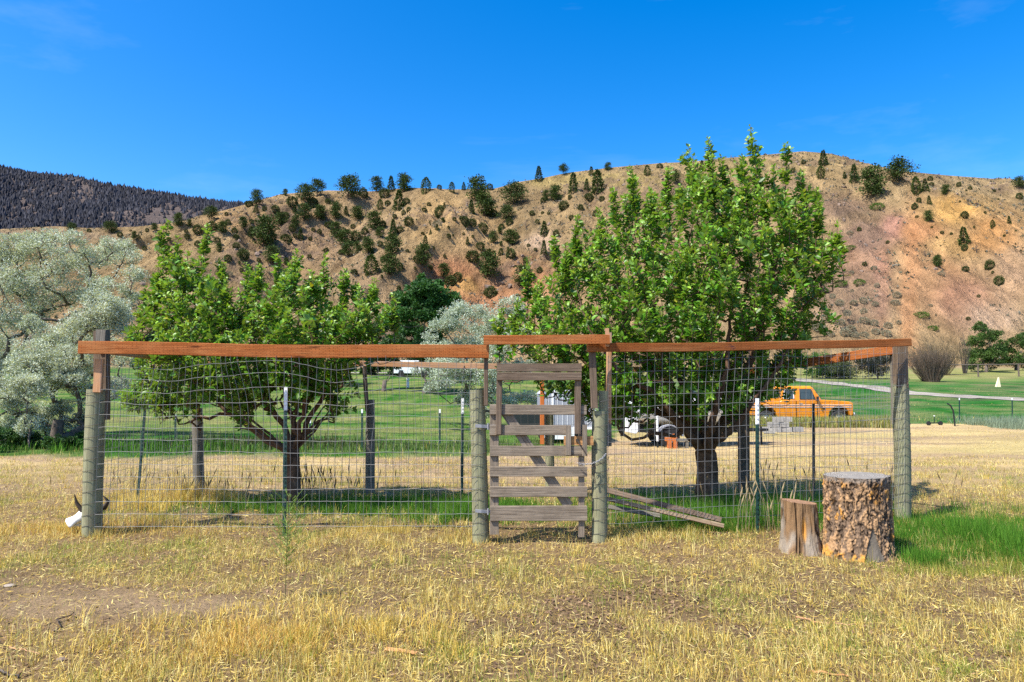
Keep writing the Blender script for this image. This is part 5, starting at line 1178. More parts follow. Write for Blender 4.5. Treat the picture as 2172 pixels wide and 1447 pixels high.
for s_ in (True, False):
    fr_ = win('window_frame', [(2.76, 1.27), (3.50, 1.27), (3.32, 1.77), (2.78, 1.77)], s_, M['black'], truck, .006); win('window', [(2.80, 1.30), (3.45, 1.30), (3.29, 1.74), (2.81, 1.74)], s_, M['glass'], fr_, .012)
    fr_ = win('window_frame', [(1.98, 1.30), (2.50, 1.30), (2.50, 1.75), (2.08, 1.75)], s_, M['white'], truck, .006); win('window', [(2.02, 1.33), (2.46, 1.33), (2.46, 1.72), (2.11, 1.72)], s_, M['glass'], fr_, .012)
    yy = .012 if s_ else W_ - .012; sg = -1 if s_ else 1
    for z_, nm in ((1.03, 'trim_strip'), (.93, 'trim_strip')):
        b = MB(); b.box((2.6, yy, z_), (5.0, .024, .019)); b.build(nm, M['white'], truck)
    b = MB()
    for x_ in (2.56, 3.52): b.box((x_, yy, .86), (.014, .022, .78))
    b.build('door_seam', M['black'], truck)
    b = MB(); b.box((2.78, yy + sg * .01, 1.10), (.14, .03, .03)); b.build('door_handle', M['chrome'], truck)
    b = MB(); b.box((3.84, yy, .86), (.12, .018, .05)); b.build('badge', M['black'], truck)
    b = MB(); b.box((3.50, yy + sg * .12, 1.32), (.05, .16, .20)); b.box((3.5, yy + sg * .03, 1.24), (.03, .16, .03)); b.build('mirror', M['black'], truck)
    for x_ in (1.2, 4.54):
        yw = .02 if s_ else W_ - .26
        b = MB(); t_ = np.linspace(0, 1, 7); prof = [(0, .30), (0, .34), (.03, .385), (.21, .385), (.24, .34), (.24, .30)]; a = np.linspace(0, 2 * PI, 33); V = []
        for q in prof: V.append(np.stack([x_ + np.cos(a) * q[1], np.full(33, yw + q[0]), .385 + np.sin(a) * q[1]], -1))
        V = np.array(V); i = (np.arange(5)[:, None] * 33 + np.arange(32)[None]).ravel(); b.add(V.reshape(-1, 3), np.stack([i, i + 1, i + 34, i + 33], -1))
        wh = empty('wheel'); wh.parent = truck; b.build('tyre', M['rubber'], wh, True)
        b = MB(); yf = yw + (.03 if s_ else .21); s3 = 1 if s_ else -1
        pr = [(.0, .235), (.04, .22), (.05, .12), (.01, .11), (-.01, .05), (-.01, .001)]; V = [np.stack([x_ + np.cos(a) * q[1], np.full(33, yf + s3 * q[0]), .385 + np.sin(a) * q[1]], -1) for q in [(.0, .31)] + pr]
        V = np.array(V); i = (np.arange(6)[:, None] * 33 + np.arange(32)[None]).ravel(); b.add(V.reshape(-1, 3), np.stack([i, i + 1, i + 34, i + 33], -1)); b.build('rim', M['rim'], wh, True)
b = MB(); b.add([(3.80, .14, 1.26), (3.80, W_ - .14, 1.26), (3.46, W_ - .24, 1.80), (3.46, .24, 1.80)], [(0, 1, 2, 3)]); 
V = np.array(b.v[0]) + (.012, 0, .012); b = MB(); b.add(np.concatenate([V, V - (.03, 0, .03)]), [(0, 1, 2, 3), (7, 6, 5, 4), (0, 4, 5, 1), (1, 5, 6, 2), (2, 6, 7, 3), (3, 7, 4, 0)]); b.build('windshield', M['glass'], truck)
b = MB(); b.box((1.90, W_ / 2, 1.55), (.03, 1.4, .42), 0, 0, None, [[1, 0, .1], [0, 1, 0], [0, 0, 1]]); b.build('rear_window', M['glass'], truck)
b = MB(); b.box((5.24, W_ / 2, .60), (.10, W_, .17)); o = b.build('bumper', M['chrome'], truck); md = o.modifiers.new('bevel', 'BEVEL'); md.width = .03
b = MB(); b.box((-.06, W_ / 2, .62), (.12, W_ - .1, .15)); o = b.build('bumper', M['white'], truck)
b = MB(); b.box((5.19, W_ / 2, .92), (.03, 1.3, .26)); b.build('grille', M['black'], truck)
for y_ in (.22, W_ - .22):
    b = MB(); b.box((5.20, y_, .92), (.04, .26, .22)); b.build('headlight', M['chrome'], truck)
    b = MB(); b.box((0.0, y_ - (.08 if y_ < 1 else -.08), .88), (.04, .13, .26)); b.build('tail_light', M['red'], truck)
b = MB(); b.box((-.13, W_ / 2 - .55, .70), (.015, .32, .16)); pl = b.build('license_plate', M['white'], truck)
b = MB(); b.box((-.1385, W_ / 2 - .55, .70), (.003, .30, .06)); b.build('blue_band', M['navy'], pl)
b = MB(); b.box((2.6, W_ / 2, .44), (4.6, .8, .14)); 
for x_ in (1.2, 4.54): b.tube(np.array([(x_, .15, .385), (x_, W_ - .15, .385)]), .06, 8)
b.build('chassis', M['black'], truck)
b = MB(); b.box((2.8, W_ / 2, 1.30), (.2, 1.4, .35)); b.build('seat', M['seat'], truck)

# ---------------------------------------------------------------- boat on its trailer, box trailer, odds and ends behind the fence
YBt = 21.0; bo = P(1330, 930, YBt); boat = empty('boat', (bo[0], YBt, H1(bo[0] + 1.5, YBt))); tag(boat, 'white motorboat with navy stripes, behind the taller apple trunk', 'boat')
sx = np.linspace(0, 1, 15); V = []
for t_ in sx:
    hw = .85 * (1 - np.clip((t_ - .45) / .55, 0, 1) ** 2.2) + .01; zk = .62 + .55 * np.clip((t_ - .6) / .4, 0, 1) ** 2; zt = 1.30 + .38 * t_ ** 1.6; x = t_ * 3.75 + (.0)
    V.append([(x, 0, zk), (x + .02, -hw * .75, zk + .22 * (1 - t_ * .3)), (x + .04 + t_ * .1, -hw, zt), (x + .04 + t_ * .1, -hw * .86, zt + .05), (x + .04, 0, zt + .04), (x + .04 + t_ * .1, hw * .86, zt + .05), (x + .04 + t_ * .1, hw, zt), (x + .02, hw * .75, zk + .22 * (1 - t_ * .3))])
V = np.array(V); i = np.arange(14)[:, None] * 8; j = np.arange(8)[None]; q = np.stack([i + j, i + (j + 1) % 8, i + 8 + (j + 1) % 8, i + 8 + j], -1).reshape(-1, 4)
b = MB(); b.add(V.reshape(-1, 3), q[:, ::-1].copy()); b.add(V[0], [tuple(range(8))]); b.build('hull', M['white'], boat, True)
for dz in (.0, .12):
    b = MB(); S_ = []
    for r_ in V: a_, c_ = r_[1], r_[2]; u0 = .62 + dz; S_.append([a_ + (c_ - a_) * u0 + (0, -.006, 0), a_ + (c_ - a_) * (u0 + .06) + (0, -.006, 0)])
    S_ = np.array(S_); i = np.arange(14) * 2; b.add(S_.reshape(-1, 3), np.stack([i, i + 2, i + 3, i + 1], -1)); b.build('stripe', M['navy'], boat)
b = MB(); b.add([(1.9, -.5, 1.42), (1.9, .5, 1.42), (2.25, .42, 1.5), (2.25, -.42, 1.5), (1.75, -.45, 1.8), (1.75, .45, 1.8), (1.80, .45, 1.8), (1.80, -.45, 1.8)], [(0, 3, 7, 4), (1, 5, 6, 2), (3, 2, 6, 7), (0, 4, 5, 1), (4, 7, 6, 5)]); b.build('windscreen', M['glass'], boat)
b = MB(); b.box((-.12, 0, 1.05), (.22, .3, .6)); b.box((-.14, 0, .6), (.12, .1, .6)); b.build('outboard_motor', M['stake_dark'], boat)
trl = empty('boat_trailer', (bo[0], YBt, H1(bo[0] + 1.5, YBt))); tag(trl, 'dark trailer with pale mudguards carrying the white boat', 'trailer')
b = MB()
for y_ in (-.55, .55): b.box((1.6, y_, .5), (3.3, .08, .1))
for x_ in (.1, 1.2, 2.4): b.box((x_, 0, .5), (.08, 1.2, .08))
b.tube(np.array([(3.2, .5, .5), (4.3, 0, .5)]), .04, 6); b.tube(np.array([(3.2, -.5, .5), (4.3, 0, .5)]), .04, 6); b.tube(np.array([(4.1, 0, -.0), (4.1, 0, .6)]), .03, 6); b.box((1.6, 0, .57), (2.6, .5, .08)); b.build('frame', M['black'], trl)
for x_ in (1.1,):
    for y_ in (-.85, .85):
        b = MB(); b.tube(np.array([(x_, y_ - .09, .3), (x_, y_ + .09, .3)]), .29, 20, 0, None, True); b.tube(np.array([(x_, y_ - .1, .3), (x_, y_ + .1, .3)]), .14, 14, 1, None, True); b.build('wheel', [M['rubber'], M['rim']], trl)
        prism('mudguard', arc(x_, .3, .40, PI * .95, PI * .05, 11) + arc(x_, .3, .36, PI * .05, PI * .95, 11), y_ - .13, y_ + .13, M['greybox'], trl)
prism('side_panel', [(-.2, .48), (.12, .42), (.18, .5), (.18, .98), (-.2, 1.04)], -.93, -.86, M['white'], trl, .02)
b = MB(); b.tube(np.array([(.72, -1.0, .22), (.72, -1.0, .95)]), .035, 8, 0, None, True); b.tube(np.array([(.72, -1.0, -.02), (.72, -1.0, .22)]), .03, 8, 1, None, True); b.build('guide_post', [M['white'], M['stake_dark']], trl)
# orange timber cribbing
bl0 = P(1420, 958, 19.8); bl0[2] = H1(bl0[0], 19.8)
r = empty('timber_block', tuple(bl0)); tag(r, 'small orange painted timber block stand on the dry grass by the trailer', 'block')
b = MB(); b.box((.0, 0, .12), (.12, .12, .26)); b.box((.16, 0, .20), (.1, .14, .42)); b.box((.05, 0, .26), (.34, .1, .1)); b.build('block', M['red_block'], r)
b = MB(); b.box((.36, 0, .24), (.36, .14, .08)); b.box((.5, 0, .09), (.08, .12, .2)); b.build('plank_end', M['pole_grey'], r)
# grey box trailer seen through the gate
YBx = 22.0; q0 = P(1138, 948, YBx); q1 = P(1262, 948, YBx); bw = q1[0] - q0[0]
cx_ = empty('box_trailer', (q0[0], YBx, H1(q0[0] + 1, YBx))); tag(cx_, 'pale grey box trailer with white trim seen through the gate', 'trailer')
prism('body', [(.35, .5), (bw, .5), (bw, 1.62), (bw - .1, 1.72), (.5, 1.72), (.38, 1.55)], 0, 1.7, M['greybox'], cx_, .03)
b = MB(); b.box((.52, -.012, 1.08), (.07, .02, 1.12)); b.box((bw - .05, -.012, 1.08), (.08, .02, 1.12)); b.box((bw / 2 + .2, -.014, .5), (bw - .4, .03, .07)); b.box((bw / 2 + .2, -.013, 1.66), (bw - .4, .02, .05)); b.build('white_trim', M['white'], cx_)
b = MB()
for k in range(7): b.box((.68 + k * .16, -.006, 1.08), (.012, .012, 1.0))
b.build('panel_rib', M['white'], cx_)
b = MB(); b.box((.9, -.02, .32), (.62, .03, .34)); b.build('skirt', M['white'], cx_)
b = MB(); b.tube(np.array([(.35, .1, .30), (.35, .3, .30)]), .29, 20, 0, None, True); b.tube(np.array([(.35, .09, .30), (.35, .31, .30)]), .15, 14, 1, None, True); b.build('wheel', [M['rubber'], M['white']], cx_)
b = MB(); b.tube(np.array([(1.2, .1, .30), (1.2, .3, .30)]), .29, 20, 0, None, True); b.build('wheel', M['rubber'], cx_)
b = MB(); b.box((bw + .0, -.14, .62), (.13, .13, 1.1)); b.box((bw, -.14, .06), (.3, .3, .06)); b.build('corner_jack', M['white'], cx_)
b = MB(); b.box((-.25, .4, .75), (1.1, .5, .45)); b.build('front_cover', M['stake_dark'], cx_)
b = MB(); b.box((.18, .3, 1.35), (.28, .2, .5)); b.tube(np.array([(.18, .3, 1.6), (.18, .3, 1.74)]), (.17, .05), 8, 0, None, True); b.build('gas_bottle_cover', M['greybox'], cx_)
# stacked concrete blocks before the truck
blocks = [(1622, 912, 0), (1645, 916, 0), (1668, 914, 0), (1692, 913, 0), (1632, 924, 0), (1640, 905, 1), (1662, 903, 1), (1650, 893, 2), (1668, 892, 2)]
for k, (px_, py_, lv) in enumerate(blocks):
    Yk = 27.0 if k != 4 else 25.8; q = P(px_, py_, Yk); z = H1(q[0], Yk) + lv * .2 + .1
    b = MB(); w = .38; d_ = .2; hh = .19
    b.box((0, -.08, 0), (w, .035, hh)); b.box((0, .08, 0), (w, .035, hh))
    for x_ in (-.17, 0, .17): b.box((x_, 0, -.0015), (.035, .122, hh - .003))
    o = b.build('concrete_block', M['concrete'], None); o.location = (q[0], Yk, z); o.rotation_euler = (0, 0, random.uniform(-.25, .25))
    tag(o, ['grey concrete block at the left end of the pile', 'grey concrete block low in the pile, under the stack', 'grey concrete block low in the pile, under its right side', 'grey concrete block at the right end of the pile', 'grey concrete block lying alone in front of the pile',
            'grey concrete block in the middle course, left one', 'grey concrete block in the middle course, right one', 'grey concrete block on top of the pile, left one', 'grey concrete block on top of the pile, right one'][k] + ', before the orange truck', 'block', 'concrete blocks piled before the truck')
# stakes standing in the field
for k, (t_, bt, Yk, lb) in enumerate([((372, 880), (372, 946), 19.5, 'thin metal stake in the lawn, behind the weathered rear post'), ((768, 868), (768, 944), 19.5, 'thin metal stake in the lawn, beside the post under the pale rear rail'), ((933, 868), (933, 942), 20, 'thin metal stake in the lawn, between the rear fence and the silver tree'),
                                    ((658, 890), (656, 946), 20, 'thin metal stake in the lawn, right of the shorter apple trunk'),
                                    ((2035, 844), (2035, 892), 34, 'white tipped stake standing alone at the dry field edge'), ((2147, 844), (2147, 890), 34, 'white tipped stake rising from the grey green sage')]):
    o = tstake(None, Yk, t_, bt, .11, False, 'metal_stake', 1.3); tag(o, lb, 'stake', 'metal stakes in the field')
Yk = 31; p0 = P(2025, 890, Yk); p0[2] = H1(p0[0], Yk) - .05; b = MB(); b.tube(np.array([p0, P(2022, 872, Yk), P(2016, 860, Yk), P(2009, 856, Yk)]), .035, 8, 0, None, True); tag(b.build('bent_pipe', M['stake_dark'], None, True, origin=tuple(p0)), 'dark bent pipe leaning in the grass near a metal stake', 'pipe')
p0 = P(1982, 893, 31.5); p0[2] = H1(p0[0], 31.5); r = empty('sprinkler_cart', tuple(p0)); tag(r, 'small wheeled lawn sprinkler standing at the edge of the dry field', 'sprinkler')
b = MB(); b.box((0, 0, .12), (.55, .04, .04)); b.tube(np.array([(0, 0, .1), (0, 0, .42)]), .015, 6, 0, None, True); b.build('frame', M['stake_dark'], r)
for x_ in (-.27, .27): b = MB(); b.tube(np.array([(x_, -.03, .1), (x_, .03, .1)]), .1, 12, 0, None, True); b.build('wheel', M['rubber'], r)
b = MB(); b.box((0, 0, .44), (.05, .05, .04)); b.build('spray_head', M['white'], r)
# pale obelisk marker and the rail fence
p0 = P(2117, 829, 62); p0[2] = H1(p0[0], 62); b = MB(); v = [(-.3, -.12, -.05), (.3, -.12, -.05), (.3, .12, -.05), (-.3, .12, -.05), (.13, -.05, 1.0), (.2, -.05, 1.0), (.2, .05, 1.0), (.13, .05, 1.0)]
b.add(np.array(v) * (.65, 1, .85) + p0, [(0, 3, 2, 1), (4, 5, 6, 7), (0, 1, 5, 4), (1, 2, 6, 5), (2, 3, 7, 6), (3, 0, 4, 7)]); tag(b.build('road_marker', M['off_white'], None, origin=tuple(p0)), 'cream tapered marker beside the gravel road, before the rail fence', 'marker')
Yf = 80; rf = empty('rail_fence', tuple(P(2076, 812, Yf))); tag(rf, 'long dark single rail fence in the yellow field below the junipers', 'fence')
b = MB(); q = np.stack([np.linspace(P(1960, 785, Yf)[0], P(2420, 790, Yf)[0], 30), np.full(30, Yf + 0.), np.zeros(30)], -1); q[:, 2] = H(q[:, 0], q[:, 1]) + 1.45; b.tube(q, .06, 6, 0, None, True); part(b, 'rail', M['bark_grey'], rf)
for px_ in (1992, 2076, 2162, 2248, 2334): p0 = P(px_, 812, Yf); z = H1(p0[0], Yf); b = MB(); b.tube(np.array([(p0[0], Yf, z - .2), (p0[0], Yf, z + 1.5)]), .09, 7, 0, None, True); part(b, 'post', M['bark_grey'], rf)
# white van under the far trees, small white hydrant post on the lawn
Yv = 80; q = P(835, 803, Yv); vr = empty('parked_van', (q[0], Yv, H1(q[0], Yv))); tag(vr, 'white van parked under the dark trees beyond the lawn', 'van')
prism('body', [(0, .4), (.6, .4), (.65, .75), (1.1, .75), (1.15, .4), (3.2, .4), (3.25, .75), (3.7, .75), (3.75, .4), (4.6, .4), (4.6, 1.1), (3.9, 1.25), (3.4, 1.9), (0.05, 1.95)], 0, 1.9, M['white'], vr, .04)
for x_ in (.88, 3.48): b = MB(); b.tube(np.array([(x_, -.0, .36), (x_, .2, .36)]), .34, 16, 0, None, True); b.build('wheel', M['rubber'], vr)
prism('window', [(2.5, 1.3), (3.7, 1.3), (3.35, 1.8), (2.5, 1.8)], -.01, .02, M['glass'], vr)
p0 = P(865, 812, 62); p0[2] = H1(p0[0], 62); b = MB(); b.tube(np.array([p0, p0 + (0, 0, .5)]), .13, 10, 0, None, True); b.tube(np.array([p0 + (0, 0, .5), p0 + (0, 0, .58), p0 + (0, 0, .85)]), (.08, .15, .12), 10, 0, None, True); tag(b.build('standpipe', M['white'], None, True, origin=tuple(p0)), 'short white standpipe on the lawn before the van', 'standpipe')

# ---------------------------------------------------------------- grass
STRAW = np.array([(.70, .57, .19), (.60, .46, .12), (.76, .65, .28), (.46, .34, .11), (.63, .44, .09), (.30, .21, .08)])
GREEN = np.array([(.22, .25, .04), (.14, .20, .03), (.30, .30, .06)]); LUSH = np.array([(.07, .19, .015), (.12, .26, .025), (.045, .13, .010)]); BROWN = np.array([(.16, .10, .06), (.22, .14, .08)])
def blades(b, x, y, h, w, lean, col, segs=1, z0=-.01, az=None):
    n = len(x); a = RNG.random(n) * 2 * PI if az is None else az; l = lean; p0 = np.stack([x, y, H(x, y) + z0], -1)
    d = np.stack([np.cos(a) * l, np.sin(a) * l, np.ones(n)], -1); d = nrm(d) * h[:, None]
    fa = RNG.random(n) * PI; s = np.stack([np.cos(fa), np.sin(fa) * .5, np.zeros(n)], -1) * (w / 2)[:, None]
    if segs == 1:
        V = np.stack([p0 - s, p0 + s, p0 + d], 1); F = np.arange(n * 3).reshape(-1, 3); k = 3
    else:
        m = p0 + d * .55 + np.stack([-np.cos(a) * l * h * .12, -np.sin(a) * l * h * .12, h * .06], -1); t = p0 + d; t[:, 2] -= h * .12 * np.minimum(l, 1.5)
        V = np.stack([p0 - s, p0 + s, m - s * .7, m + s * .7, t], 1); k = 5
        F = (np.arange(n)[:, None, None] * 5 + np.array([(0, 1, 3), (0, 3, 2), (2, 3, 4)])[None]).reshape(-1, 3)
    b.add(V.reshape(-1, 3), F, 0, np.repeat(col[:, None], k, 1).reshape(-1, 3))
def sample(n, y0, y1, side=.82):
    y = y0 * (y1 / y0) ** RNG.random(n); return RNG.uniform(-1, 1, n) * (side * y + .6), y
dry = MB(); lit = MB(); grn = MB()
n = 400000; x, y = sample(n, 3.3, 17)
lush, lawn, bare, gold, chips = zones(x, y); cl = fbm(x * 3.2, y * 3.2, 3, 301); cl2 = fbm(x * .9, y * .9, 2, 303)
cl3 = fbm(x * .75 + 7, y * .9, 3, 307)
k = RNG.random(n) < np.clip((.12 + 1.5 * sstep(.36, .62, cl)) * (.25 + 1.1 * sstep(.38, .55, cl3)) * (1 - .93 * np.clip(bare * 1.3, 0, 1)) * (1 - .7 * np.clip(chips, 0, 1)) * (1 - .5 * lawn), 0, 1)
x, y, cl, cl2, gold, lush = x[k], y[k], cl[k], cl2[k], gold[k], lush[k]; n = len(x)
h = RNG.uniform(.02, .07, n) * (.6 + 1.1 * cl) * (1 + 1.0 * gold) * (1 + .3 * (y > 7)); w = .0035 * (.6 + .12 * y)
c = STRAW[RNG.integers(0, 6, n)] * RNG.uniform(.75, 1.2, (n, 1)); bw = RNG.random(n) < .14; c[bw] = (BROWN[RNG.integers(0, 2, n)] * 1.2)[bw]; gr = RNG.random(n) < .19 + .65 * sstep(.5, .68, cl2) * (y < 13); c[gr] = (GREEN[RNG.integers(0, 3, n)] * 1.25 * RNG.uniform(.7, 1.3, (n, 1)))[gr]
gd = (RNG.random(n) < gold * .7); c[gd] = np.array((.55, .34, .09)) * RNG.uniform(.7, 1.25, (gd.sum(), 1))
nr_ = y < 4.9
lean = np.abs(RNG.normal(0, .7, n)) + .15
blades(dry, x[nr_], y[nr_], h[nr_], (w * np.ones(n))[nr_], lean[nr_], c[nr_], 2); blades(dry, x[~nr_], y[~nr_], h[~nr_], (w * np.ones(n))[~nr_], lean[~nr_], c[~nr_], 1)
# taller tufts
def tufts(b, cx, cy, per, hh, spread, pal, wid=.004, up=.45, segs=2, jit=.25):
    n = len(cx) * per; x = np.repeat(cx, per) + RNG.normal(0, 1, n) * spread; y = np.repeat(cy, per) + RNG.normal(0, 1, n) * spread
    hs = np.repeat(hh if np.ndim(hh) else np.full(len(cx), hh), per) * RNG.uniform(.4, 1.1, n); c = pal[RNG.integers(0, len(pal), n)] * RNG.uniform(.7, 1.3, (n, 1))
    az = np.arctan2(y - np.repeat(cy, per), x - np.repeat(cx, per)) + RNG.normal(0, .6, n)
    blades(b, x, y, hs, wid * np.ones(n) * (1 + .06 * y), np.abs(RNG.normal(0, up, n)), c, segs, -.01, az)
x, y = sample(2600, 3.4, 13); z_ = zones(x, y); k = RNG.random(len(x)) < (.25 + .8 * z_[3]) * (1 - np.clip(z_[2] * 1.2, 0, 1)) * (1 - np.clip(z_[4], 0, .8)); tufts(dry, x[k], y[k], 26, RNG.uniform(.07, .17, k.sum()), .035, STRAW)
x = RNG.normal(-1.75, .6, 60); y = RNG.normal(4.6, .3, 60); tufts(dry, x, y, 30, RNG.uniform(.08, .17, 60), .07, STRAW[[1, 4, 4, 0]], up=1.2)
x = RNG.normal(-.8, .35, 22); y = RNG.normal(4.6, .2, 22); tufts(dry, x, y, 34, RNG.uniform(.10, .18, 22), .06, STRAW[[1, 4, 4, 0]], up=.9)
for cx_1, cy_1, m, hh in ((-4.75, 10.2, 12, .5), (-5.3, 10.0, 10, .3), (-4.1, 10.0, 10, .3), (-4.9, 8.0, 10, .2), (-5.0, 9.3, 14, .28), (-1.2, 7.9, 8, .16)):
    x = RNG.normal(cx_1, .3, m); y = RNG.normal(cy_1, .16, m); tufts(dry, x, y, 55, RNG.uniform(.6, 1, m) * hh, .06, STRAW[[1, 4, 0, 3]], up=.3)
x, y = sample(1700, 3.4, 15); z_ = zones(x, y); n2_ = fbm(x * .9, y * .9, 2, 303); k = RNG.random(len(x)) < (.10 + .9 * sstep(.47, .62, n2_)) * (1 - np.clip(z_[2], 0, 1)); tufts(grn, x[k], y[k], 16, RNG.uniform(.04, .12, k.sum()), .035, GREEN * 1.1, .0045, .5, 1)
x, y = sample(5000, 3.4, 11); z_ = zones(x, y); k = RNG.random(len(x)) > z_[2]; x, y = x[k], y[k]; n = len(x); blades(dry, x, y, RNG.uniform(.1, .26, n), .004 * np.ones(n), np.abs(RNG.normal(0, .5, n)), STRAW[RNG.integers(0, 6, n)] * RNG.uniform(.5, 1.2, (n, 1)), 2)
# lush grass: patch right of the stumps, around trunks, along the fence
def lushp(n, cx, cy, sx_, sy_, hh, ylo=0, xlo=-99, pal=LUSH, per=24):
    x = RNG.normal(cx, sx_, n); y = RNG.normal(cy, sy_, n); k = (y > ylo) & (x > xlo); x, y = x[k], y[k]; tufts(grn, x, y, per, RNG.uniform(.5, 1.1, len(x)) * hh, .05, pal, .0055, .4, 1)
lushp(2300, 5.2, 7.6, .85, .6, .15, 6.55, 3.9); lushp(500, 5.2, 7.5, .9, .6, .13, 6.5, 3.9, STRAW[:3] * .8); lushp(500, 5.3, 6.5, .5, .35, .12, 0, 4.6, GREEN); lushp(260, 5.0, 7.2, .25, .5, .34, 6.3, 4.72); lushp(420, 3.3, 9.3, 1.1, .5, .3, 8.2); lushp(330, 3.0, 8.5, .9, .25, .2, 8.0); lushp(1100, -1.9, 9.6, 1.2, .4, .17, 8.8, pal=LUSH * .9)
lushp(160, .1 - .6, 8.9, .4, .4, .26, 8.3); lushp(120, 2.4, 8.2, .6, .15, .2, 7.9); lushp(60, 3.9, 6.55, .08, .12, .2); lushp(70, 4.3, 6.3, .5, .1, .14, 0, -99, GREEN)
lushp(300, 9, 8.3, 1.2, .6, .2)
# seed-headed stalks
def stalks(n, cx, cy, sx_, sy_, hh, col, name, label):
    b = MB()
    for _ in range(n):
        x, y = random.gauss(cx, sx_), random.gauss(cy, sy_); z = H1(x, y); h_ = hh * random.uniform(.6, 1.1); a = random.uniform(-.25, .25); b.tube(np.array([(x, y, z - .02), (x + a * h_ * .3, y, z + h_ * .6), (x + a * h_, y, z + h_)]), .0025, 3, 0, col)
        t = nrm(np.array((a, 0, .6))); q = np.array((x + a * h_, y, z + h_)); b.tube(np.array([q - t * .09, q - t * .04, q + t * .03]), (.003, .009, .002), 5, 0, np.array(col) * 1.1)
    tag(b.build(name, M['grass'], None, kind='stuff'), label, 'weeds')
stalks(46, 3.9, 9.2, .9, .4, .6, (.20, .14, .07), 'seed_stalks', 'brown seed headed stalks among the green grass by the taller tree')
stalks(60, -4.2, 10.0, 1.2, .25, .45, (.26, .19, .08), 'seed_stalks', 'golden seed headed stalks round the rear fence posts')
stalks(40, -2.9, 10.2, .25, .15, .5, (.08, .055, .03), 'dock_stalks', 'dark dry dock stalks beside the shorter apple trunk')
stalks(26, 2.9, 7.9, .2, .1, .55, (.38, .30, .17), 'seed_stalks', 'pale dry stalks standing at the leaning planks')
# litter: straw lying on the soil, wood chips
n = 88000; x, y = sample(n, 3.3, 12); z_ = zones(x, y); k = RNG.random(n) < (1 - .75 * np.clip(z_[2], 0, 1)) * .9; x, y, ch_ = x[k], y[k], z_[4][k]; n = len(x)
c = STRAW[RNG.integers(0, 6, n)] * RNG.uniform(.7, 1.25, (n, 1)); br = RNG.random(n) < .12 + .6 * np.clip(ch_, 0, 1); c[br] = (BROWN[RNG.integers(0, 2, n)] * RNG.uniform(.6, 1.6, (n, 1)))[br]
a = RNG.random(n) * 2 * PI; L = RNG.uniform(.02, .09, n) * (1 - .4 * br); L2 = L / 2; wd = RNG.uniform(.0015, .003, n) * (.6 + .1 * y) * (1 + 2.4 * br)
ct = np.stack([x, y, H(x, y) + RNG.uniform(.002, .022, n)], -1); dv = np.stack([np.cos(a) * L2, np.sin(a) * L2, RNG.normal(0, .12, n) * L], -1); sv_ = np.stack([-np.sin(a) * wd, np.cos(a) * wd, RNG.normal(0, .3, n) * wd], -1)
V = np.stack([ct - dv, ct + sv_, ct + dv, ct - sv_], 1); F = (np.arange(n)[:, None, None] * 4 + np.array([(0, 2, 1), (0, 3, 2)])[None]).reshape(-1, 3); lit.add(V.reshape(-1, 3), F, 0, np.repeat(c[:, None], 4, 1).reshape(-1, 3))
# far grass: field and rough lawn edge
x, y = sample(70000, 15, 60, .85); z_ = zones(x, y); lw = z_[1]; k = RNG.random(len(x)) < .35 + .65 * lw; x, y, lw = x[k], y[k], lw[k]; n = len(x)
rough = np.where(x < 6, sstep(26, 19, y), sstep(40, 33, y)) * lw
c = STRAW[RNG.integers(0, 6, n)] * RNG.uniform(.7, 1.15, (n, 1)); lg = RNG.random(n) < lw * .93; c[lg] = (np.array((.09, .17, .03)) * RNG.uniform(.6, 1.4, (n, 1)) * np.where((x > 8)[:, None], np.array((.5, 1, 1.0)), 1))[lg]
h = RNG.uniform(.03, .08, n) * (1 + 2.2 * rough); blades(grn, x, y, h, .012 * (y / 15), np.abs(RNG.normal(0, .6, n)), c, 1)
x = RNG.uniform(9.5, 17, 1100); y = RNG.uniform(29.8, 31.4, 1100); tufts(grn, x, y, 9, RNG.uniform(.25, .58, 1100), .1, np.array([(.30, .29, .08), (.22, .26, .06), (.36, .30, .12)]), .02, .25)
x = RNG.normal(-10.3, 1.8, 260); y = RNG.normal(19.4, .5, 260); tufts(grn, x, y, 14, RNG.uniform(.15, .4, 260), .1, LUSH, .014, .3)
x = RNG.normal(-7.5, 1.7, 300); y = RNG.normal(20.3, .6, 300); tufts(grn, x, y, 12, RNG.uniform(.2, .45, 300), .1, np.array([(.07, .09, .03), (.12, .11, .05), (.04, .08, .02)]), .014, .3)
x = RNG.uniform(-9, 1, 500); y = RNG.normal(20.0, .7, 500); tufts(grn, x, y, 10, RNG.uniform(.1, .3, 500), .1, np.array([(.10, .17, .04), (.14, .19, .05)]), .014, .3)
tag(dry.build('dry_grass', M['grass'], None, kind='stuff'), 'short dry straw coloured grass covering the foreground', 'grass')
tag(lit.build('straw_litter', M['grass'], None, kind='stuff'), 'loose straw and bark chips lying on the bare soil', 'litter')
tag(grn.build('green_grass', M['grass'], None, kind='stuff'), 'green grass growing round the trunks, stumps and lawn edge', 'grass')
# grey green sage at the right field edge
b = MB(); n = 15000; x = RNG.uniform(21, 29, n); y = RNG.normal(31, .9, n); kk = fbm(x * .9, y * .9, 2, 401) > .42; x, y = x[kk], y[kk]; n = len(x)
blades(b, x, y, RNG.uniform(.15, .6, n), .02 * np.ones(n), np.abs(RNG.normal(0, .3, n)), np.array((.22, .28, .19)) * RNG.uniform(.6, 1.4, (n, 1)), 1)
tag(b.build('sage_bed', M['grass'], None, kind='stuff'), 'bed of grey green sage at the edge of the dry field', 'sage')
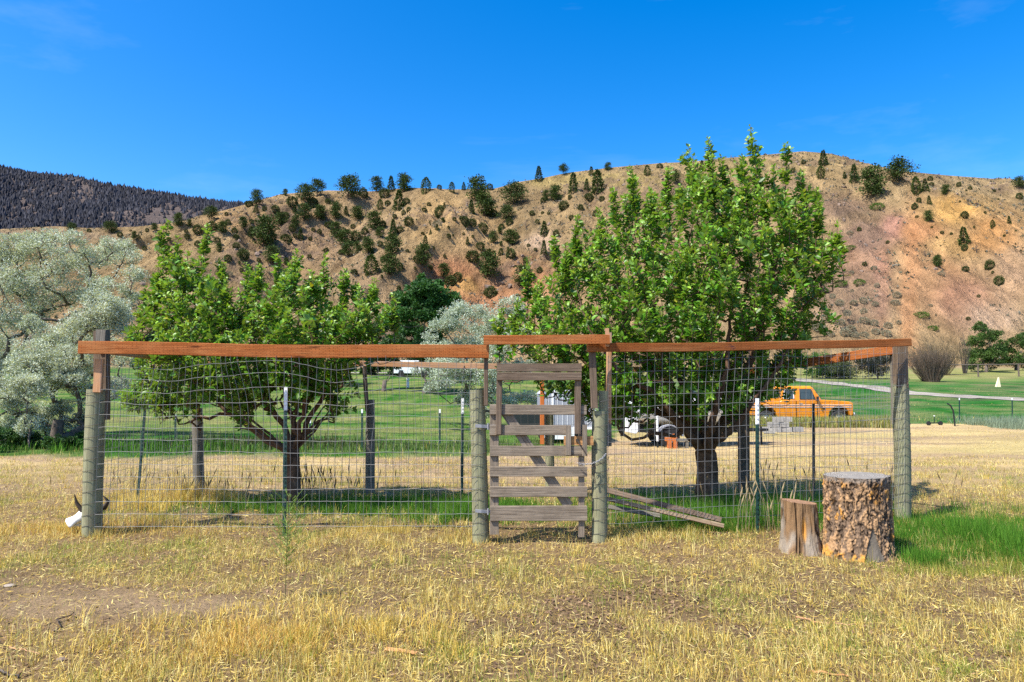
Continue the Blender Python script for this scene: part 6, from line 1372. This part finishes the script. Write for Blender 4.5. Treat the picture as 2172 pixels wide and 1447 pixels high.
# tall thin weed growing before the front stake
q0 = G(604, 1290); b = MB(); base = np.array((q0[0], q0[1], H1(q0[0], q0[1]))); hgt = .78
st = base + np.stack([np.linspace(0, .0, 9), np.linspace(0, .03, 9), np.linspace(-.02, hgt, 9)], -1); b.tube(st, np.linspace(.004, .002, 9), 5, 0, (.16, .14, .06))
for k in range(60):
    t_ = random.uniform(.3, 1); p = base + (0, .03 * t_, hgt * t_); a = random.uniform(0, 6.28); l = random.uniform(.06, .2) * (1.3 - t_ * .5); e = p + np.array((math.cos(a) * l, math.sin(a) * l, l * .8))
    b.tube(np.array([p, (p + e) / 2 + (0, 0, -.01), e]), (.0018, .0014, .001), 3, 0, (.16, .25, .05))
    nl = 7; s_ = RNG.random(nl)[:, None]; leaves(b, p + (e - p) * s_, nrm(RNG.normal(0, .6, (nl, 3)) + nrm(e - p)), np.tile((0, 0, 1.), (nl, 1)), .035, .004, DIA_T, DIA_F, np.array((.17, .27, .05)))
tag(b.build('feathery_weed', M['grass'], None, origin=tuple(base)), 'tall thin feathery green weed standing alone in the dry grass', 'weed')
# stones, sticks and bark bits in the foreground
def rock(name, label, px_, py_, s, m='stone', flat=.45, cat='stone'):
    q = G(px_, py_); V = ico * RNG.uniform(.8, 1.15, (12, 1)) * np.array((s, s * .7, s * flat)); V[:, 2] += s * flat * .4; V = V + (q[0], q[1], H1(q[0], q[1])); b = MB(); b.add(V, icf)
    o = b.build(name, M[m], None, True, origin=(q[0], q[1], H1(q[0], q[1]))); md = o.modifiers.new('subdivision', 'SUBSURF'); md.levels = md.render_levels = 2; return tag(o, label, cat)
rock('stone', 'pale flat stone half buried in bare soil at the frame edge', 18, 1252, .07, flat=.22); rock('stone', 'small yellowish stone in the dry grass right of the front stake', 718, 1105, .04); rock('stone', 'small dark stone in the straw near the bottom edge', 130, 1405, .04, 'rock')
def stick(label, a, c_, r_, m, wob=.015):
    q0, q1 = G(*a), G(*c_); t = np.linspace(0, 1, 9)[:, None]; q = q0 + (q1 - q0) * t; q[:, 2] = H(q[:, 0], q[:, 1]) + .018 + RNG.normal(0, .004, 9); q[:, :2] += RNG.normal(0, wob, (9, 2))
    b = MB(); b.tube(q, np.linspace(r_, r_ * .6, 9), 6, 0, None, True); tag(b.build('stick', m, None, True, origin=tuple(q[0])), label, 'stick')
stick('white bleached stick lying in straw near the frame corner', (20, 1382), (82, 1402), .004, M['cedar_pale'], .004)
stick('pale curved twig lying on chips below the small stump', (1690, 1310), (1812, 1330), .006, M['cedar_pale']); stick('dark crooked twig on the bare soil', (105, 1350), (155, 1320), .006, M['rust'])
stick('dark weathered twig at the bottom left corner', (0, 1428), (38, 1440), .009, M['rust'], .006)
stick('pale flat stick near the bottom edge below the stumps', (1720, 1436), (1800, 1442), .008, M['raw'], .004)
q = G(850, 1392); b = MB(); b.board(np.array([G(818, 1387) + (0, 0, .03), G(850, 1393) + (0, 0, .035), G(884, 1396) + (0, 0, .028)]), .03, .012, (0, 1, .3), 0, .003, None, .5)
tag(b.build('bark_strip', M['raw'], None, origin=tuple(q)), 'reddish bark strip lying on straw at the bottom centre', 'bark')
print('SCENE', len(bpy.data.objects), sum(len(m.polygons) for m in bpy.data.meshes))
